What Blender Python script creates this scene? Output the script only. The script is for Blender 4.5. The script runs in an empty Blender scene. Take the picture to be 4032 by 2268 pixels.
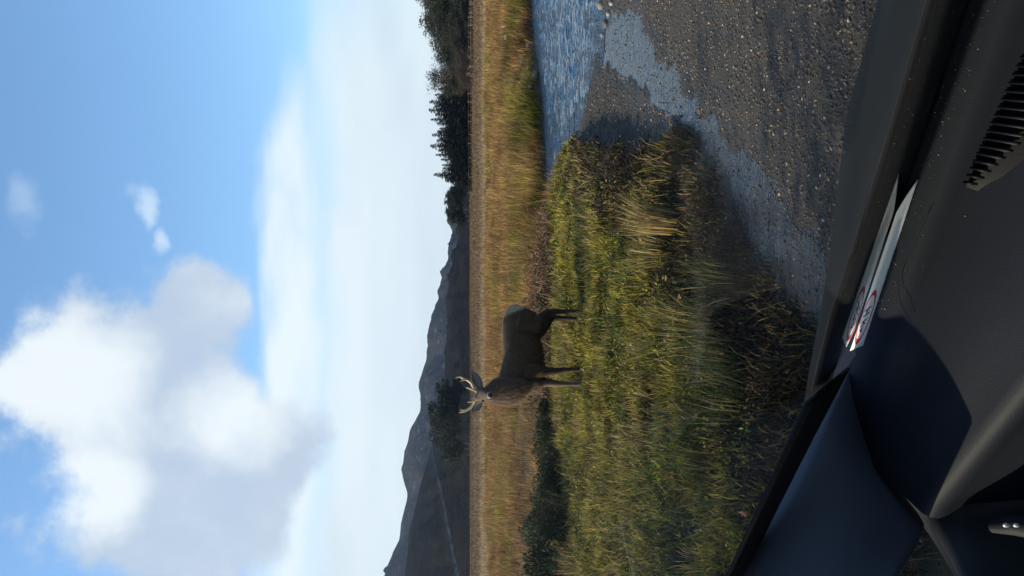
import bpy, bmesh, math, random
import numpy as np
from mathutils import Vector, Matrix
random.seed(7)
RNG = np.random.default_rng(11)
S = bpy.context.scene
COL = S.collection
PI = math.pi
rad = math.radians

# ------------------------------------------------------------------ camera
CAM_H = 1.45
FPX, PITCH, YH = 3050.0, rad(3.11), 1850.0
cam = bpy.data.cameras.new('camera')
cam.sensor_width = 36.0
cam.lens = FPX / 4032 * 36.0
cam.clip_start, cam.clip_end = 0.01, 20000
cam_o = bpy.data.objects.new('camera', cam)
COL.objects.link(cam_o)
FWD = Vector((0, math.cos(PITCH), -math.sin(PITCH)))
UPV = Vector((0, math.sin(PITCH), math.cos(PITCH)))
RGT = Vector((1, 0, 0))
# the phone was held on its side: picture-right is down in the world
cx, cy, cz = -UPV, RGT, -FWD
cam_o.matrix_world = Matrix(((cx.x, cy.x, cz.x, 0), (cx.y, cy.y, cz.y, 0), (cx.z, cy.z, cz.z, CAM_H), (0, 0, 0, 1)))
S.camera = cam_o

def ray(U, V):
    return FWD + RGT * ((U - 1134) / FPX) - UPV * ((V - 2016) / FPX)
def gp(U, V, z=0.0):
    d = ray(U, V); t = (z - CAM_H) / d.z
    return Vector((d.x * t, d.y * t, z))
K = 4032 / 2576
def gd(dx, dy, z=0.0):            # the same from a point measured on the 2576-wide view
    return gp((1449 - dy) * K, dx * K, z)
def azel(dx, dy):
    d = ray((1449 - dy) * K, dx * K).normalized()
    return math.degrees(math.atan2(d.x, d.y)), math.degrees(math.asin(d.z))

# ------------------------------------------------------------------ render settings
S.render.engine = 'CYCLES'
S.cycles.use_denoising = True
S.cycles.max_bounces = 6
S.cycles.diffuse_bounces = 3
S.cycles.glossy_bounces = 3
S.cycles.transmission_bounces = 4
S.cycles.transparent_max_bounces = 12
S.cycles.volume_bounces = 0
S.cycles.caustics_reflective = False
S.cycles.caustics_refractive = False
S.cycles.sample_clamp_indirect = 4.0
S.view_settings.view_transform = 'Standard'
S.view_settings.look = 'None'
S.view_settings.gamma = 1
S.view_settings.use_curve_mapping = False
S.view_settings.exposure = 0.7

# ------------------------------------------------------------------ node helper
class NT:
    def __init__(self, tree):
        self.t = tree
    def n(self, kind, **kw):
        nd = self.t.nodes.new(kind)
        for k, v in kw.items():
            setattr(nd, k, v)
        return nd
    def put(self, sock, v):
        if hasattr(v, 'links') or isinstance(v, bpy.types.NodeSocket):
            self.t.links.new(v, sock)
        elif v is not None:
            if sock.type == 'RGBA' and len(v) == 3: v = (*v, 1)
            sock.default_value = v
    def m(self, op, a, b=None, c=None, clamp=False):
        nd = self.n('ShaderNodeMath', operation=op, use_clamp=clamp)
        for i, v in enumerate((a, b, c)):
            if v is not None: self.put(nd.inputs[i], v)
        return nd.outputs[0]
    def vm(self, op, a, b=None, out=0):
        nd = self.n('ShaderNodeVectorMath', operation=op)
        self.put(nd.inputs[0], a)
        if b is not None: self.put(nd.inputs[1], b)
        return nd.outputs[out]
    def noise(self, vec, scale, detail=4, rough=0.55, dist=0.0, out='Fac'):
        nd = self.n('ShaderNodeTexNoise')
        if vec is not None: self.put(nd.inputs['Vector'], vec)
        for k, v in (('Scale', scale), ('Detail', detail), ('Roughness', rough), ('Distortion', dist)):
            nd.inputs[k].default_value = v
        return nd.outputs[out]
    def ramp(self, f, a, b, smooth=True, lo=0.0, hi=1.0):
        nd = self.n('ShaderNodeMapRange')
        nd.interpolation_type = 'SMOOTHSTEP' if smooth else 'LINEAR'
        self.put(nd.inputs[0], f)
        for i, v in ((1, a), (2, b), (3, lo), (4, hi)): self.put(nd.inputs[i], v)
        return nd.outputs[0]
    def mix(self, f, a, b, blend='MIX'):
        nd = self.n('ShaderNodeMix', data_type='RGBA', blend_type=blend)
        self.put(nd.inputs[0], f); self.put(nd.inputs[6], a); self.put(nd.inputs[7], b)
        return nd.outputs[2]
    def attr(self, name, out='Color'):
        nd = self.n('ShaderNodeAttribute', attribute_name=name)
        return nd.outputs[out]

# ------------------------------------------------------------------ sky and sun
SUN_AZ, SUN_EL = -91.0, 28.0
W = bpy.data.worlds.new('World'); S.world = W; W.use_nodes = True
wt = NT(W.node_tree)
bg = W.node_tree.nodes['Background']
sky = wt.n('ShaderNodeTexSky', sky_type='NISHITA', sun_disc=False)
sky.sun_elevation = rad(SUN_EL); sky.sun_rotation = rad(SUN_AZ)
sky.ozone_density = 1.0; sky.dust_density = 1.0
tc = wt.n('ShaderNodeTexCoord').outputs['Generated']
sep = wt.n('ShaderNodeSeparateXYZ'); wt.put(sep.inputs[0], tc)
az = wt.m('MULTIPLY', wt.m('ARCTAN2', sep.outputs[0], sep.outputs[1]), 180 / PI)
el = wt.m('MULTIPLY', wt.m('ARCSINE', sep.outputs[2]), 180 / PI)
# billow: edges of the clouds wander with the noise
bil = wt.vm('SUBTRACT', wt.noise(tc, 7.0, 5, 0.55, out='Color'), (0.5, 0.5, 0.5))
bs = wt.n('ShaderNodeSeparateXYZ'); wt.put(bs.inputs[0], bil)
azw = wt.m('MULTIPLY_ADD', bs.outputs[0], 7.0, az)
elw = wt.m('MULTIPLY_ADD', bs.outputs[1], 5.0, el)
flat = wt.vm('MULTIPLY', tc, (1.0, 1.0, 4.5))
fbm = wt.noise(tc, 8.0, 9, 0.62)
fbm_b = wt.noise(tc, 3.4, 8, 0.58, 0.3)
fbm_s = wt.noise(flat, 5.0, 5, 0.5)
def blob(dx, dy, rx, ry, azs=azw, els=elw):
    a0, e0 = azel(dx, dy)
    a1, _ = azel(dx, dy - ry); _, e1 = azel(dx - rx, dy)
    u = wt.m('DIVIDE', wt.m('SUBTRACT', azs, a0), max(0.3, abs(a1 - a0)))
    v = wt.m('DIVIDE', wt.m('SUBTRACT', els, e0), max(0.3, abs(e1 - e0)))
    return wt.m('SUBTRACT', 1.0, wt.m('SQRT', wt.m('ADD', wt.m('MULTIPLY', u, u), wt.m('MULTIPLY', v, v))))
def union(lst):
    r = lst[0]
    for b in lst[1:]: r = wt.m('SMOOTH_MAX', r, b, 0.18)
    return r
cum = union([blob(300, 1010, 290, 290), blob(560, 1060, 190, 250), blob(400, 1290, 330, 230), blob(120, 960, 130, 130),
             blob(470, 800, 190, 130), blob(680, 1120, 130, 170), blob(520, 1330, 260, 180)])
cum_n = wt.m('ADD', wt.m('MULTIPLY', wt.m('SUBTRACT', fbm, 0.5), 1.5), wt.m('MULTIPLY', wt.m('SUBTRACT', fbm_b, 0.5), 1.2))
cum_d = wt.ramp(wt.m('ADD', cum_n, cum), -0.08, 0.36)
far = union([blob(200, 2600, 260, 420), blob(330, -1500, 200, 500), blob(500, -4200, 240, 700), blob(420, 4700, 260, 500)])
far_d = wt.ramp(wt.m('MULTIPLY_ADD', wt.m('SUBTRACT', fbm, 0.5), 0.8, far), 0.0, 0.4)
small = union([blob(358, 520, 46, 70), blob(385, 600, 40, 60)])
small_d = wt.m('MULTIPLY', wt.ramp(wt.m('MULTIPLY_ADD', wt.m('SUBTRACT', fbm, 0.5), 2.6, small), 0.1, 0.9), 0.62)
wisp = wt.m('MULTIPLY', wt.ramp(wt.m('MULTIPLY_ADD', wt.m('SUBTRACT', fbm, 0.5), 2.0, blob(45, 510, 60, 110)), 0.1, 0.9), 0.3)
# layered sheets low in the sky
elf = wt.m('ADD', wt.m('MULTIPLY_ADD', wt.m('SUBTRACT', fbm_s, 0.5), 4.0, el), wt.m('MULTIPLY', wt.m('SUBTRACT', fbm, 0.5), 1.6))
e_top = azel(648, 800)[1]; e_gap0 = azel(770, 500)[1]; e_gap1 = azel(830, 500)[1]
taper = wt.ramp(az, azel(700, 420)[0], azel(700, 20)[0])           # the upper sheet thins to the right
top_edge = wt.m('SUBTRACT', e_top, wt.m('MULTIPLY', taper, 3.6))
sheet1 = wt.m('MULTIPLY', wt.ramp(wt.m('SUBTRACT', top_edge, elf), -0.5, 1.7),
              wt.ramp(wt.m('SUBTRACT', elf, e_gap0), -1.6, 0.8, lo=0.55))
sheet1 = wt.m('MULTIPLY', sheet1, wt.m('SUBTRACT', 1.0, wt.m('MULTIPLY', taper, 0.75)))
sheet2 = wt.ramp(wt.m('SUBTRACT', e_gap1, elf), -1.3, 1.2)
sheet1 = wt.m('MULTIPLY', sheet1, wt.ramp(wt.noise(flat, 3.0, 6, 0.6), 0.25, 0.55, lo=0.6))
sheet2 = wt.m('MULTIPLY', sheet2, wt.m('SUBTRACT', 0.97, wt.m('MULTIPLY', wt.ramp(az, azel(900, 260)[0], azel(900, -60)[0]),
                                                              wt.ramp(el, 6.0, 11.0, lo=0.15, hi=0.6))))
sky_c = wt.mix(1.0, sky.outputs[0], (0.98, 1.24, 1.42), 'MULTIPLY')
lp = wt.mix(1.0, sky_c, (0.14, 0.14, 0.14), 'MULTIPLY')
# lift of thin haze toward the horizon
soft = wt.noise(wt.vm('ADD', tc, (3.1, 1.7, 0.4)), 5.0, 7, 0.5)
core = union([blob(190, 960, 230, 220), blob(600, 1050, 150, 130), blob(215, 1240, 130, 120)])
bright = wt.ramp(wt.m('ADD', wt.m('MULTIPLY', wt.m('MAXIMUM', core, -0.4), 0.55), wt.m('MULTIPLY', wt.m('ADD', soft, fbm), 0.85)), 0.60, 1.22)
cum_c = wt.mix(bright, (0.43, 0.50, 0.62), (0.74, 0.77, 0.80))
sh_c = wt.mix(wt.ramp(wt.noise(flat, 2.2, 4, 0.5), 0.35, 0.65), (0.50, 0.58, 0.66), (0.67, 0.73, 0.77))
c = wt.mix(sheet2, lp, sh_c)
c = wt.mix(sheet1, c, (0.71, 0.77, 0.82))
c = wt.mix(wisp, c, (0.54, 0.65, 0.78))
c = wt.mix(small_d, c, (0.62, 0.72, 0.83))
c = wt.mix(wt.m('MULTIPLY', far_d, 0.95), c, cum_c)
c = wt.mix(wt.m('MULTIPLY', cum_d, 0.95), c, cum_c)
wt.put(bg.inputs[0], c); bg.inputs[1].default_value = 0.88
sun = bpy.data.lights.new('sun', 'SUN'); sun.energy = 5.0; sun.angle = rad(0.55); sun.color = (1.0, 0.86, 0.64)
sun_o = bpy.data.objects.new('sun', sun); COL.objects.link(sun_o)
SUNV = Vector((math.sin(rad(SUN_AZ)) * math.cos(rad(SUN_EL)), math.cos(rad(SUN_AZ)) * math.cos(rad(SUN_EL)), math.sin(rad(SUN_EL))))
sun_o.rotation_euler = SUNV.to_track_quat('Z', 'Y').to_euler()

# ------------------------------------------------------------------ object helpers
def tag(o, label=None, cat=None, group=None, kind=None):
    for k, v in (('label', label), ('category', cat), ('group', group), ('kind', kind)):
        if v: o[k] = v
    return o
def link(name, me, mat=None, parent=None):
    o = bpy.data.objects.new(name, me); COL.objects.link(o)
    if mat is not None and me is not None and not me.materials: me.materials.append(mat)
    if parent is not None: o.parent = parent
    return o
def empty(name, loc=(0, 0, 0), rz=0.0):
    o = bpy.data.objects.new(name, None); COL.objects.link(o)
    o.location = loc; o.rotation_euler = (0, 0, rz); o.empty_display_size = 0.1
    return o
def raw_mesh(name, verts, faces_list, col=None, smooth=False, fattr=None):
    """verts (n,3); faces_list: list of int arrays (m,k)"""
    me = bpy.data.meshes.new(name)
    verts = np.asarray(verts, np.float32)
    loops = np.concatenate([np.asarray(f, np.int32).ravel() for f in faces_list])
    sizes = np.concatenate([np.full(len(f), np.asarray(f).shape[1], np.int32) for f in faces_list])
    me.vertices.add(len(verts)); me.vertices.foreach_set('co', verts.ravel())
    me.loops.add(len(loops)); me.loops.foreach_set('vertex_index', loops)
    me.polygons.add(len(sizes))
    me.polygons.foreach_set('loop_start', np.concatenate([[0], np.cumsum(sizes)[:-1]]).astype(np.int32))
    if smooth: me.polygons.foreach_set('use_smooth', np.ones(len(sizes), bool))
    me.update(calc_edges=True)
    if col is not None:
        a = me.color_attributes.new('Col', 'FLOAT_COLOR', 'POINT')
        c4 = np.ones((len(verts), 4), np.float32); c4[:, :3] = col
        a.data.foreach_set('color', c4.ravel())
    for k, v in (fattr or {}).items():
        a = me.attributes.new(k, 'FLOAT', 'POINT'); a.data.foreach_set('value', np.asarray(v, np.float32))
    return me
def rnd(n, a=0.0, b=1.0): return RNG.uniform(a, b, n)

# value noise on arrays
_TAB = RNG.random((256, 256))
def vnoise(x, y):
    xi = np.floor(x).astype(int); yi = np.floor(y).astype(int)
    fx = x - xi; fy = y - yi
    fx = fx * fx * (3 - 2 * fx); fy = fy * fy * (3 - 2 * fy)
    a = _TAB[xi % 256, yi % 256]; b = _TAB[(xi + 1) % 256, yi % 256]
    c = _TAB[xi % 256, (yi + 1) % 256]; d = _TAB[(xi + 1) % 256, (yi + 1) % 256]
    return (a * (1 - fx) + b * fx) * (1 - fy) + (c * (1 - fx) + d * fx) * fy
def fbm2(x, y, oct=4):
    s = 0; a = 0.5; t = 0
    for i in range(oct):
        s = s + a * vnoise(x * 2 ** i + 17.3 * i, y * 2 ** i + 9.1 * i); t += a; a *= 0.5
    return s / t - 0.5
def sstep(a, b, x):
    t = np.clip((x - a) / (b - a), 0, 1); return t * t * (3 - 2 * t)
def sdpoly(px, py, poly):
    px = np.asarray(px, float); py = np.asarray(py, float)
    d = np.full(px.shape, 1e18); inside = np.zeros(px.shape, bool)
    n = len(poly)
    for i in range(n):
        ax, ay = poly[i]; bx, by = poly[(i + 1) % n]
        ex, ey = bx - ax, by - ay
        t = np.clip(((px - ax) * ex + (py - ay) * ey) / (ex * ex + ey * ey + 1e-12), 0, 1)
        d = np.minimum(d, (px - ax - t * ex) ** 2 + (py - ay - t * ey) ** 2)
        cr = ((ay > py) != (by > py)) & (px < (bx - ax) * (py - ay) / (by - ay + 1e-15) + ax)
        inside ^= cr
    d = np.sqrt(d)
    return np.where(inside, -d, d)

# ------------------------------------------------------------------ materials
def new_mat(name):
    m = bpy.data.materials.new(name); m.use_nodes = True
    t = NT(m.node_tree); b = m.node_tree.nodes['Principled BSDF']
    return m, t, b
def plain(name, col, rough=0.6, bump=0.0, scale=60.0, var=0.15, metal=0.0, spec=0.5):
    m, t, b = new_mat(name)
    tcv = t.n('ShaderNodeTexCoord').outputs['Object']
    f = t.noise(tcv, scale, 4, 0.6)
    t.put(b.inputs['Base Color'], t.mix(f, [v * (1 - var) for v in col], [min(1, v * (1 + var)) for v in col]))
    b.inputs['Roughness'].default_value = rough; b.inputs['Metallic'].default_value = metal
    b.inputs['Specular IOR Level'].default_value = spec
    if bump:
        bn = t.n('ShaderNodeBump'); bn.inputs['Strength'].default_value = bump; bn.inputs['Distance'].default_value = 0.01
        t.put(bn.inputs['Height'], f); t.put(b.inputs['Normal'], bn.outputs[0])
    return m
def leafy(name, trans=0.35, rough=0.6, tint=(1, 1, 1), spec=0.25):
    m, t, b = new_mat(name)
    c = t.mix(1.0, t.attr('Col'), tint, 'MULTIPLY')
    t.put(b.inputs['Base Color'], c); b.inputs['Roughness'].default_value = rough
    b.inputs['Specular IOR Level'].default_value = spec
    tr = t.n('ShaderNodeBsdfTranslucent'); t.put(tr.inputs[0], c)
    mx = t.n('ShaderNodeMixShader'); mx.inputs[0].default_value = trans
    t.put(mx.inputs[1], b.outputs[0]); t.put(mx.inputs[2], tr.outputs[0])
    t.put(m.node_tree.nodes['Material Output'].inputs[0], mx.outputs[0])
    return m
M_GRASS = leafy('grass_blades', 0.35)
M_DRY = leafy('dry_grass', 0.3, 0.7)
M_NEEDLE = leafy('needles', 0.12, 0.7)
M_LEAF = leafy('leaves', 0.3)
M_TWIG = leafy('twigs', 0.0, 0.8)
M_BARK = plain('bark', (0.06, 0.05, 0.04), 0.9, 0.8, 8.0, 0.5)

# ------------------------------------------------------------------ terrain
WATER = -0.22
def G2(lst, z): return [tuple(gd(*q, z)[:2]) for q in lst]
riv_near = G2([(1505, 0), (1503, 100), (1490, 210), (1470, 320), (1425, 370), (1410, 430), (1395, 500), (1382, 560)], WATER)
riv_far = G2([(1378, 545), (1376, 500), (1371, 400), (1364, 300), (1354, 190), (1340, 100), (1335, 0)], WATER)
RIVER = [(60, 8.0), (16, 9.4)] + riv_near + riv_far + [(14, 23.5), (60, 30)]
ch_l = G2([(1500, 70), (1512, 165), (1590, 205), (1640, 270), (1700, 300), (1740, 360), (1800, 470), (1850, 560), (1900, 640), (1960, 720), (2030, 820)], WATER)
ch_r = G2([(1500, 20), (1600, 30), (1640, 100), (1700, 180), (1760, 250), (1830, 330), (1900, 420), (1960, 500), (2010, 580), (2080, 640)], WATER)
CHAN = ch_l + [(-0.35, 3.1), (-0.5, 2.4), (-0.1, 2.2), (0.05, 3.0)] + ch_r[::-1]
# gravel: everything to the right of the channel up to the river, and the bar between the two waters
GRAVEL = ch_r + [(0.0, 3.0), (-0.5, 2.15), (-1.6, 2.0), (-3.6, 1.7), (-3.6, -6), (60, -6), (60, 8.2), (16, 9.6), (3.9, 10.2)]
BAR = G2([(1500, 110), (1488, 205), (1468, 330), (1545, 345), (1620, 335), (1690, 320), (1650, 280), (1590, 205), (1515, 160)], WATER)
def masks(x, y):
    wob = 0.25 * fbm2(x * 1.6, y * 1.6) + 0.16 * fbm2(x * 6, y * 6)
    sr = sdpoly(x, y, RIVER) + wob * 0.5
    sc = sdpoly(x, y, CHAN) + wob * 0.45
    sg = np.minimum(sdpoly(x, y, GRAVEL), sdpoly(x, y, BAR)) + wob * 0.5
    return sr, sc, sg
def height(x, y, mk=None):
    x = np.asarray(x, float); y = np.asarray(y, float)
    sr, sc, sg = mk if mk is not None else masks(x, y)
    r = np.hypot(x, y)
    grass = 0.05 * fbm2(x * 1.3 + 5, y * 1.3) + 0.10 * fbm2(x * 3.6, y * 3.6 + 3) + 0.05 * fbm2(x * 9, y * 9) - 0.04 * sstep(6, 3, y)
    farz = 0.12 + 0.30 * fbm2(x * 0.35, y * 0.35) * sstep(16, 24, y) + 0.10 * fbm2(x * 1.5, y * 1.5)
    farz = farz + 1.1 * fbm2(x * 0.03 + 2, y * 0.03) * sstep(90, 200, r) + 0.12 * sstep(0.0, 1.5, sr) * sstep(16, 19, y) + 0.55 * sstep(30, 230, r) + 0.9 * sstep(220, 700, r)
    beyond = sstep(13.5, 19.0, y - 0.12 * np.abs(x))
    land = grass * (1 - beyond) + farz * beyond
    grav = -0.212 + 0.05 * fbm2(x * 0.9, y * 0.9) + 0.03 * fbm2(x * 5, y * 5) + 0.085 * sstep(-0.05, 1.3, sc)
    land = land - 0.155 * sstep(1.0, 0.0, sc) * (1 - beyond) - (0.16 + 0.10 * beyond) * sstep(1.1, 0.0, sr)
    g = sstep(0.16, -0.10, sg)
    z = land * (1 - g) + grav * g
    zc = -0.228 - 0.045 * sstep(0.0, -0.30, sc) + 0.035 * fbm2(x * 3.0, y * 3.0) + 0.055 * fbm2(x * 6, y * 6, 2)
    k = sstep(0.16, -0.10, sc)
    z = z * (1 - k) + np.minimum(z, zc) * k
    kr = sstep(0.10, -0.22, sr)
    z = z * (1 - kr) + np.minimum(z, -0.55) * kr
    return z
def axis(lo, hi, step, out):
    a = np.arange(lo, hi + step / 2, step)
    d = step; v = hi; r = []
    while v < out:
        d *= 1.14; v += d; r.append(v)
    d = step; v = lo; l = []
    while v > -out:
        d *= 1.14; v -= d; l.append(v)
    return np.concatenate([l[::-1], a, r])
gx = axis(-6, 9, 0.055, 2600); gy = axis(1.5, 19, 0.055, 2600)
GX, GY = np.meshgrid(gx, gy); fx_, fy_ = GX.ravel(), GY.ravel()
MK = masks(fx_, fy_)
gz = height(fx_, fy_, MK)
nx, ny = len(gx), len(gy)
ii = (np.arange(ny - 1)[:, None] * nx + np.arange(nx - 1)[None, :]).ravel()
quads = np.stack([ii, ii + 1, ii + nx + 1, ii + nx], 1)
m_g = sstep(0.16, -0.05, MK[2]); m_c = sstep(0.40, 0.0, np.minimum(MK[1], MK[0]) + 0.25 * fbm2(fx_ * 5, fy_ * 5))
m_f = sstep(13, 19, fy_ - 0.12 * np.abs(fx_))
m_edge = sstep(0.9, 0.1, np.minimum(MK[1], MK[2])) * (1 - m_f)
gme = raw_mesh('ground', np.stack([fx_, fy_, gz], 1), [quads], smooth=True,
               fattr={'gravel': m_g, 'wet': m_c, 'far': m_f, 'edge': m_edge})
m, t, b = new_mat('ground')
pos = t.n('ShaderNodeNewGeometry').outputs['Position']
n1 = t.noise(pos, 2.0, 5, 0.6); n2 = t.noise(pos, 0.25, 5, 0.6); n3 = t.noise(pos, 70.0, 3, 0.6); n4 = t.noise(pos, 9.0, 4, 0.65)
soil = t.mix(n1, (0.012, 0.012, 0.005), (0.030, 0.026, 0.011))
long_v = t.vm('MULTIPLY', pos, (0.05, 0.35, 1.0))
n5 = t.noise(long_v, 1.0, 5, 0.65)
fieldc = t.mix(t.ramp(n5, 0.36, 0.64), (0.13, 0.070, 0.030), (0.27, 0.185, 0.080))
fieldc = t.mix(t.ramp(n4, 0.45, 0.75), fieldc, (0.10, 0.075, 0.028))
farpos = t.n('ShaderNodeSeparateXYZ'); t.put(farpos.inputs[0], pos)
fieldc = t.mix(t.m('MULTIPLY', t.ramp(farpos.outputs[1], 45.0, 110.0), 0.75), fieldc, t.mix(n5, (0.040, 0.022, 0.013), (0.095, 0.055, 0.028)))
vor = t.n('ShaderNodeTexVoronoi'); vor.inputs['Scale'].default_value = 80.0; t.put(vor.inputs['Vector'], pos)
stone = t.mix(t.ramp(vor.outputs['Color'], 0.2, 0.9), (0.030, 0.025, 0.020), (0.075, 0.062, 0.048))
stone = t.mix(t.ramp(n3, 0.4, 0.7), stone, (0.028, 0.025, 0.022))
stone = t.mix(t.ramp(n1, 0.42, 0.6), t.mix(0.6, stone, (0.040, 0.037, 0.034)), stone)
soil = t.mix(t.m('MULTIPLY', t.attr('edge', 'Fac'), 0.85), soil, (0.012, 0.009, 0.006))
fieldc = t.mix(t.ramp(farpos.outputs[1], 48.0, 30.0), fieldc, t.mix(n1, (0.030, 0.020, 0.009), (0.085, 0.055, 0.022)))
base = t.mix(t.attr('far', 'Fac'), soil, fieldc)
base = t.mix(t.attr('gravel', 'Fac'), base, stone)
base = t.mix(t.m('MULTIPLY', t.attr('wet', 'Fac'), 0.8), base, (0.036, 0.031, 0.024))
t.put(b.inputs['Base Color'], base)
t.put(b.inputs['Roughness'], t.m('SUBTRACT', 0.9, t.m('MULTIPLY', t.attr('wet', 'Fac'), 0.35)))
b.inputs['Specular IOR Level'].default_value = 0.3
bn = t.n('ShaderNodeBump'); bn.inputs['Strength'].default_value = 0.6; bn.inputs['Distance'].default_value = 0.02
t.put(bn.inputs['Height'], t.m('ADD', t.m('MULTIPLY', n3, 0.7), t.m('MULTIPLY', n4, 0.8))); t.put(b.inputs['Normal'], bn.outputs[0])
ground = tag(link('ground', gme, m), 'brown and green grassland with a gravel shore', kind='structure')

# ------------------------------------------------------------------ water
def water_mat(name, deep, bump, sx, sy, sc2, rough=0.03, dist=0.03):
    m, t, b = new_mat(name)
    pos = t.n('ShaderNodeNewGeometry').outputs['Position']
    v = t.vm('MULTIPLY', pos, (sx, sy, 1.0))
    h = t.m('ADD', t.noise(v, 1.0, 3, 0.6, 0.6), t.m('MULTIPLY', t.noise(v, sc2, 2, 0.5), 0.35))
    bn = t.n('ShaderNodeBump'); bn.inputs['Strength'].default_value = bump; bn.inputs['Distance'].default_value = dist
    t.put(bn.inputs['Height'], h); t.put(b.inputs['Normal'], bn.outputs[0])
    b.inputs['Base Color'].default_value = (*deep, 1); b.inputs['Roughness'].default_value = rough
    b.inputs['IOR'].default_value = 1.33
    return m
def poly_sheet(name, x0, x1, y0, y1, step, sdf, wave=None, mat=None):
    xs = np.arange(x0, x1, step); ys = np.arange(y0, y1, step)
    X, Y = np.meshgrid(xs, ys); x, y = X.ravel(), Y.ravel()
    keep = sdf(x, y) < 0.6
    z = np.full(x.shape, WATER) + (wave(x, y) if wave else 0)
    w = len(xs)
    i = (np.arange(len(ys) - 1)[:, None] * w + np.arange(w - 1)[None, :]).ravel()
    q = np.stack([i, i + 1, i + w + 1, i + w], 1)
    q = q[keep[q].all(1)]
    used = np.unique(q); re = np.zeros(len(x), int); re[used] = np.arange(len(used))
    return raw_mesh(name, np.stack([x, y, z], 1)[used], [re[q]], smooth=True)
def riv_wave(x, y):
    s = sstep(0.1, -1.2, sdpoly(x, y, RIVER))
    return s * (0.06 * fbm2(x * 1.1 + 3, y * 2.6, 3) + 0.07 * fbm2(x * 3.4, y * 5.0 + 8, 2))
rme = poly_sheet('river', 1.0, 24, 9.0, 27, 0.07, lambda x, y: sdpoly(x, y, RIVER), riv_wave)
tag(link('river', rme, water_mat('river_water', (0.016, 0.036, 0.062), 1.0, 2.6, 6.0, 3.1, 0.03, 0.09)), 'blue rippling river behind the grassy point', kind='structure')
cme = poly_sheet('shallow_channel', -0.9, 4.4, 2.0, 10.4, 0.05,
                 lambda x, y: np.where(sdpoly(x, y, RIVER) < -0.45, 9, sdpoly(x, y, CHAN) - 0.2))
cme.transform(Matrix.Translation((0, 0, -0.004)))
tag(link('shallow_channel', cme, water_mat('still_water', (0.030, 0.027, 0.022), 0.55, 9.0, 9.0, 4.0, 0.12, 0.025)),
    'shallow still channel reflecting the sky beside the gravel', kind='structure')

# ------------------------------------------------------------------ hills
def hill(name, prof, D0, D1, mat, label, rough_amp, seed, nu=420, nv=110):
    """prof: (U, V) ridge line as seen; the ridge stands D1 metres off, the slope starts at D0"""
    pu = np.array([p[0] for p in prof], float); pv = np.array([p[1] for p in prof], float)
    us = np.linspace(pu[0], pu[-1], nu)
    vr = np.interp(us, pu, pv)
    V, F = [], []
    for j in range(nv):
        s = j / (nv - 1) * 1.5                       # past 1: falls away behind
        D = D0 + (D1 - D0) * s
        x = (us - 1134) / FPX * D
        zr = CAM_H + (YH - vr) / FPX * D1
        prof_s = np.where(s <= 1, (s ** 0.85), 1 - (s - 1) * 1.2)
        n = fbm2(us * 0.006 + seed, np.full_like(us, s * 7 + seed), 7)
        gul = np.abs(fbm2(us * 0.013 + seed * 2 + s * 0.8, np.full_like(us, s * 2.6), 6))
        z = zr * prof_s + (n * 2 - gul * 1.6) * rough_amp * (0.10 + 0.8 * min(1, abs(s - 1) * 4)) * min(1, s * 3)
        V.append(np.stack([x, np.full_like(x, D), z + 0.5 - 6 * (s == 0)], 1))
    i = (np.arange(nv - 1)[:, None] * nu + np.arange(nu - 1)[None, :]).ravel()
    me = raw_mesh(name, np.concatenate(V), [np.stack([i, i + 1, i + nu + 1, i + nu], 1)], smooth=True)
    return tag(link(name, me, mat), label, kind='structure')
def hill_mat(name, c0, c1, c2, sc):
    m, t, b = new_mat(name)
    pos = t.n('ShaderNodeNewGeometry').outputs['Position']
    st = t.vm('MULTIPLY', pos, (1.0, 1.0, 2.2))
    a = t.noise(st, sc, 7, 0.65); g = t.noise(st, sc * 5, 6, 0.7)
    c = t.mix(t.ramp(a, 0.38, 0.62), c0, c1)
    c = t.mix(t.m('MULTIPLY', t.ramp(g, 0.55, 0.68), 0.75), c, c2)
    t.put(b.inputs['Base Color'], c); b.inputs['Roughness'].default_value = 1.0; b.inputs['Specular IOR Level'].default_value = 0.0
    bn = t.n('ShaderNodeBump'); bn.inputs['Strength'].default_value = 0.8; bn.inputs['Distance'].default_value = 30.0
    t.put(bn.inputs['Height'], g); t.put(b.inputs['Normal'], bn.outputs[0])
    return m
def UV(lst): return [(2268 - y, v) for v, y in lst]
far_prof = UV([(1440, 3600), (1470, 2700), (1512, 2268), (1528, 2210), (1570, 2120), (1576, 2056), (1605, 1940), (1581, 1844), (1597, 1765),
               (1618, 1685), (1652, 1622), (1655, 1553), (1648, 1520), (1682, 1418), (1687, 1352), (1704, 1258), (1723, 1181),
               (1734, 1115), (1765, 1032), (1781, 932), (1787, 861), (1795, 700), (1800, 300), (1790, -200), (1770, -1400)])
near_prof = UV([(1560, 3600), (1580, 2700), (1597, 2268), (1613, 2083), (1640, 1977), (1668, 1871), (1705, 1738), (1735, 1600), (1751, 1496),
                (1756, 1352), (1762, 1269), (1754, 1181), (1767, 1120), (1781, 1043), (1803, 938), (1814, 883), (1825, 700), (1830, 300), (1815, -300), (1800, -1400)])
hill('mountain', far_prof, 1150, 2100, hill_mat('mountain_heath', (0.012, 0.013, 0.015), (0.034, 0.028, 0.022), (0.16, 0.155, 0.15), 0.008),
     'far blue grey mountain ridge across the valley', 55, 3.1)
hill('foothill', near_prof, 520, 1000, hill_mat('foothill_wood', (0.006, 0.006, 0.005), (0.018, 0.014, 0.009), (0.035, 0.028, 0.018), 0.02),
     'dark wooded lower slope below the mountain', 16, 8.7)

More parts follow.
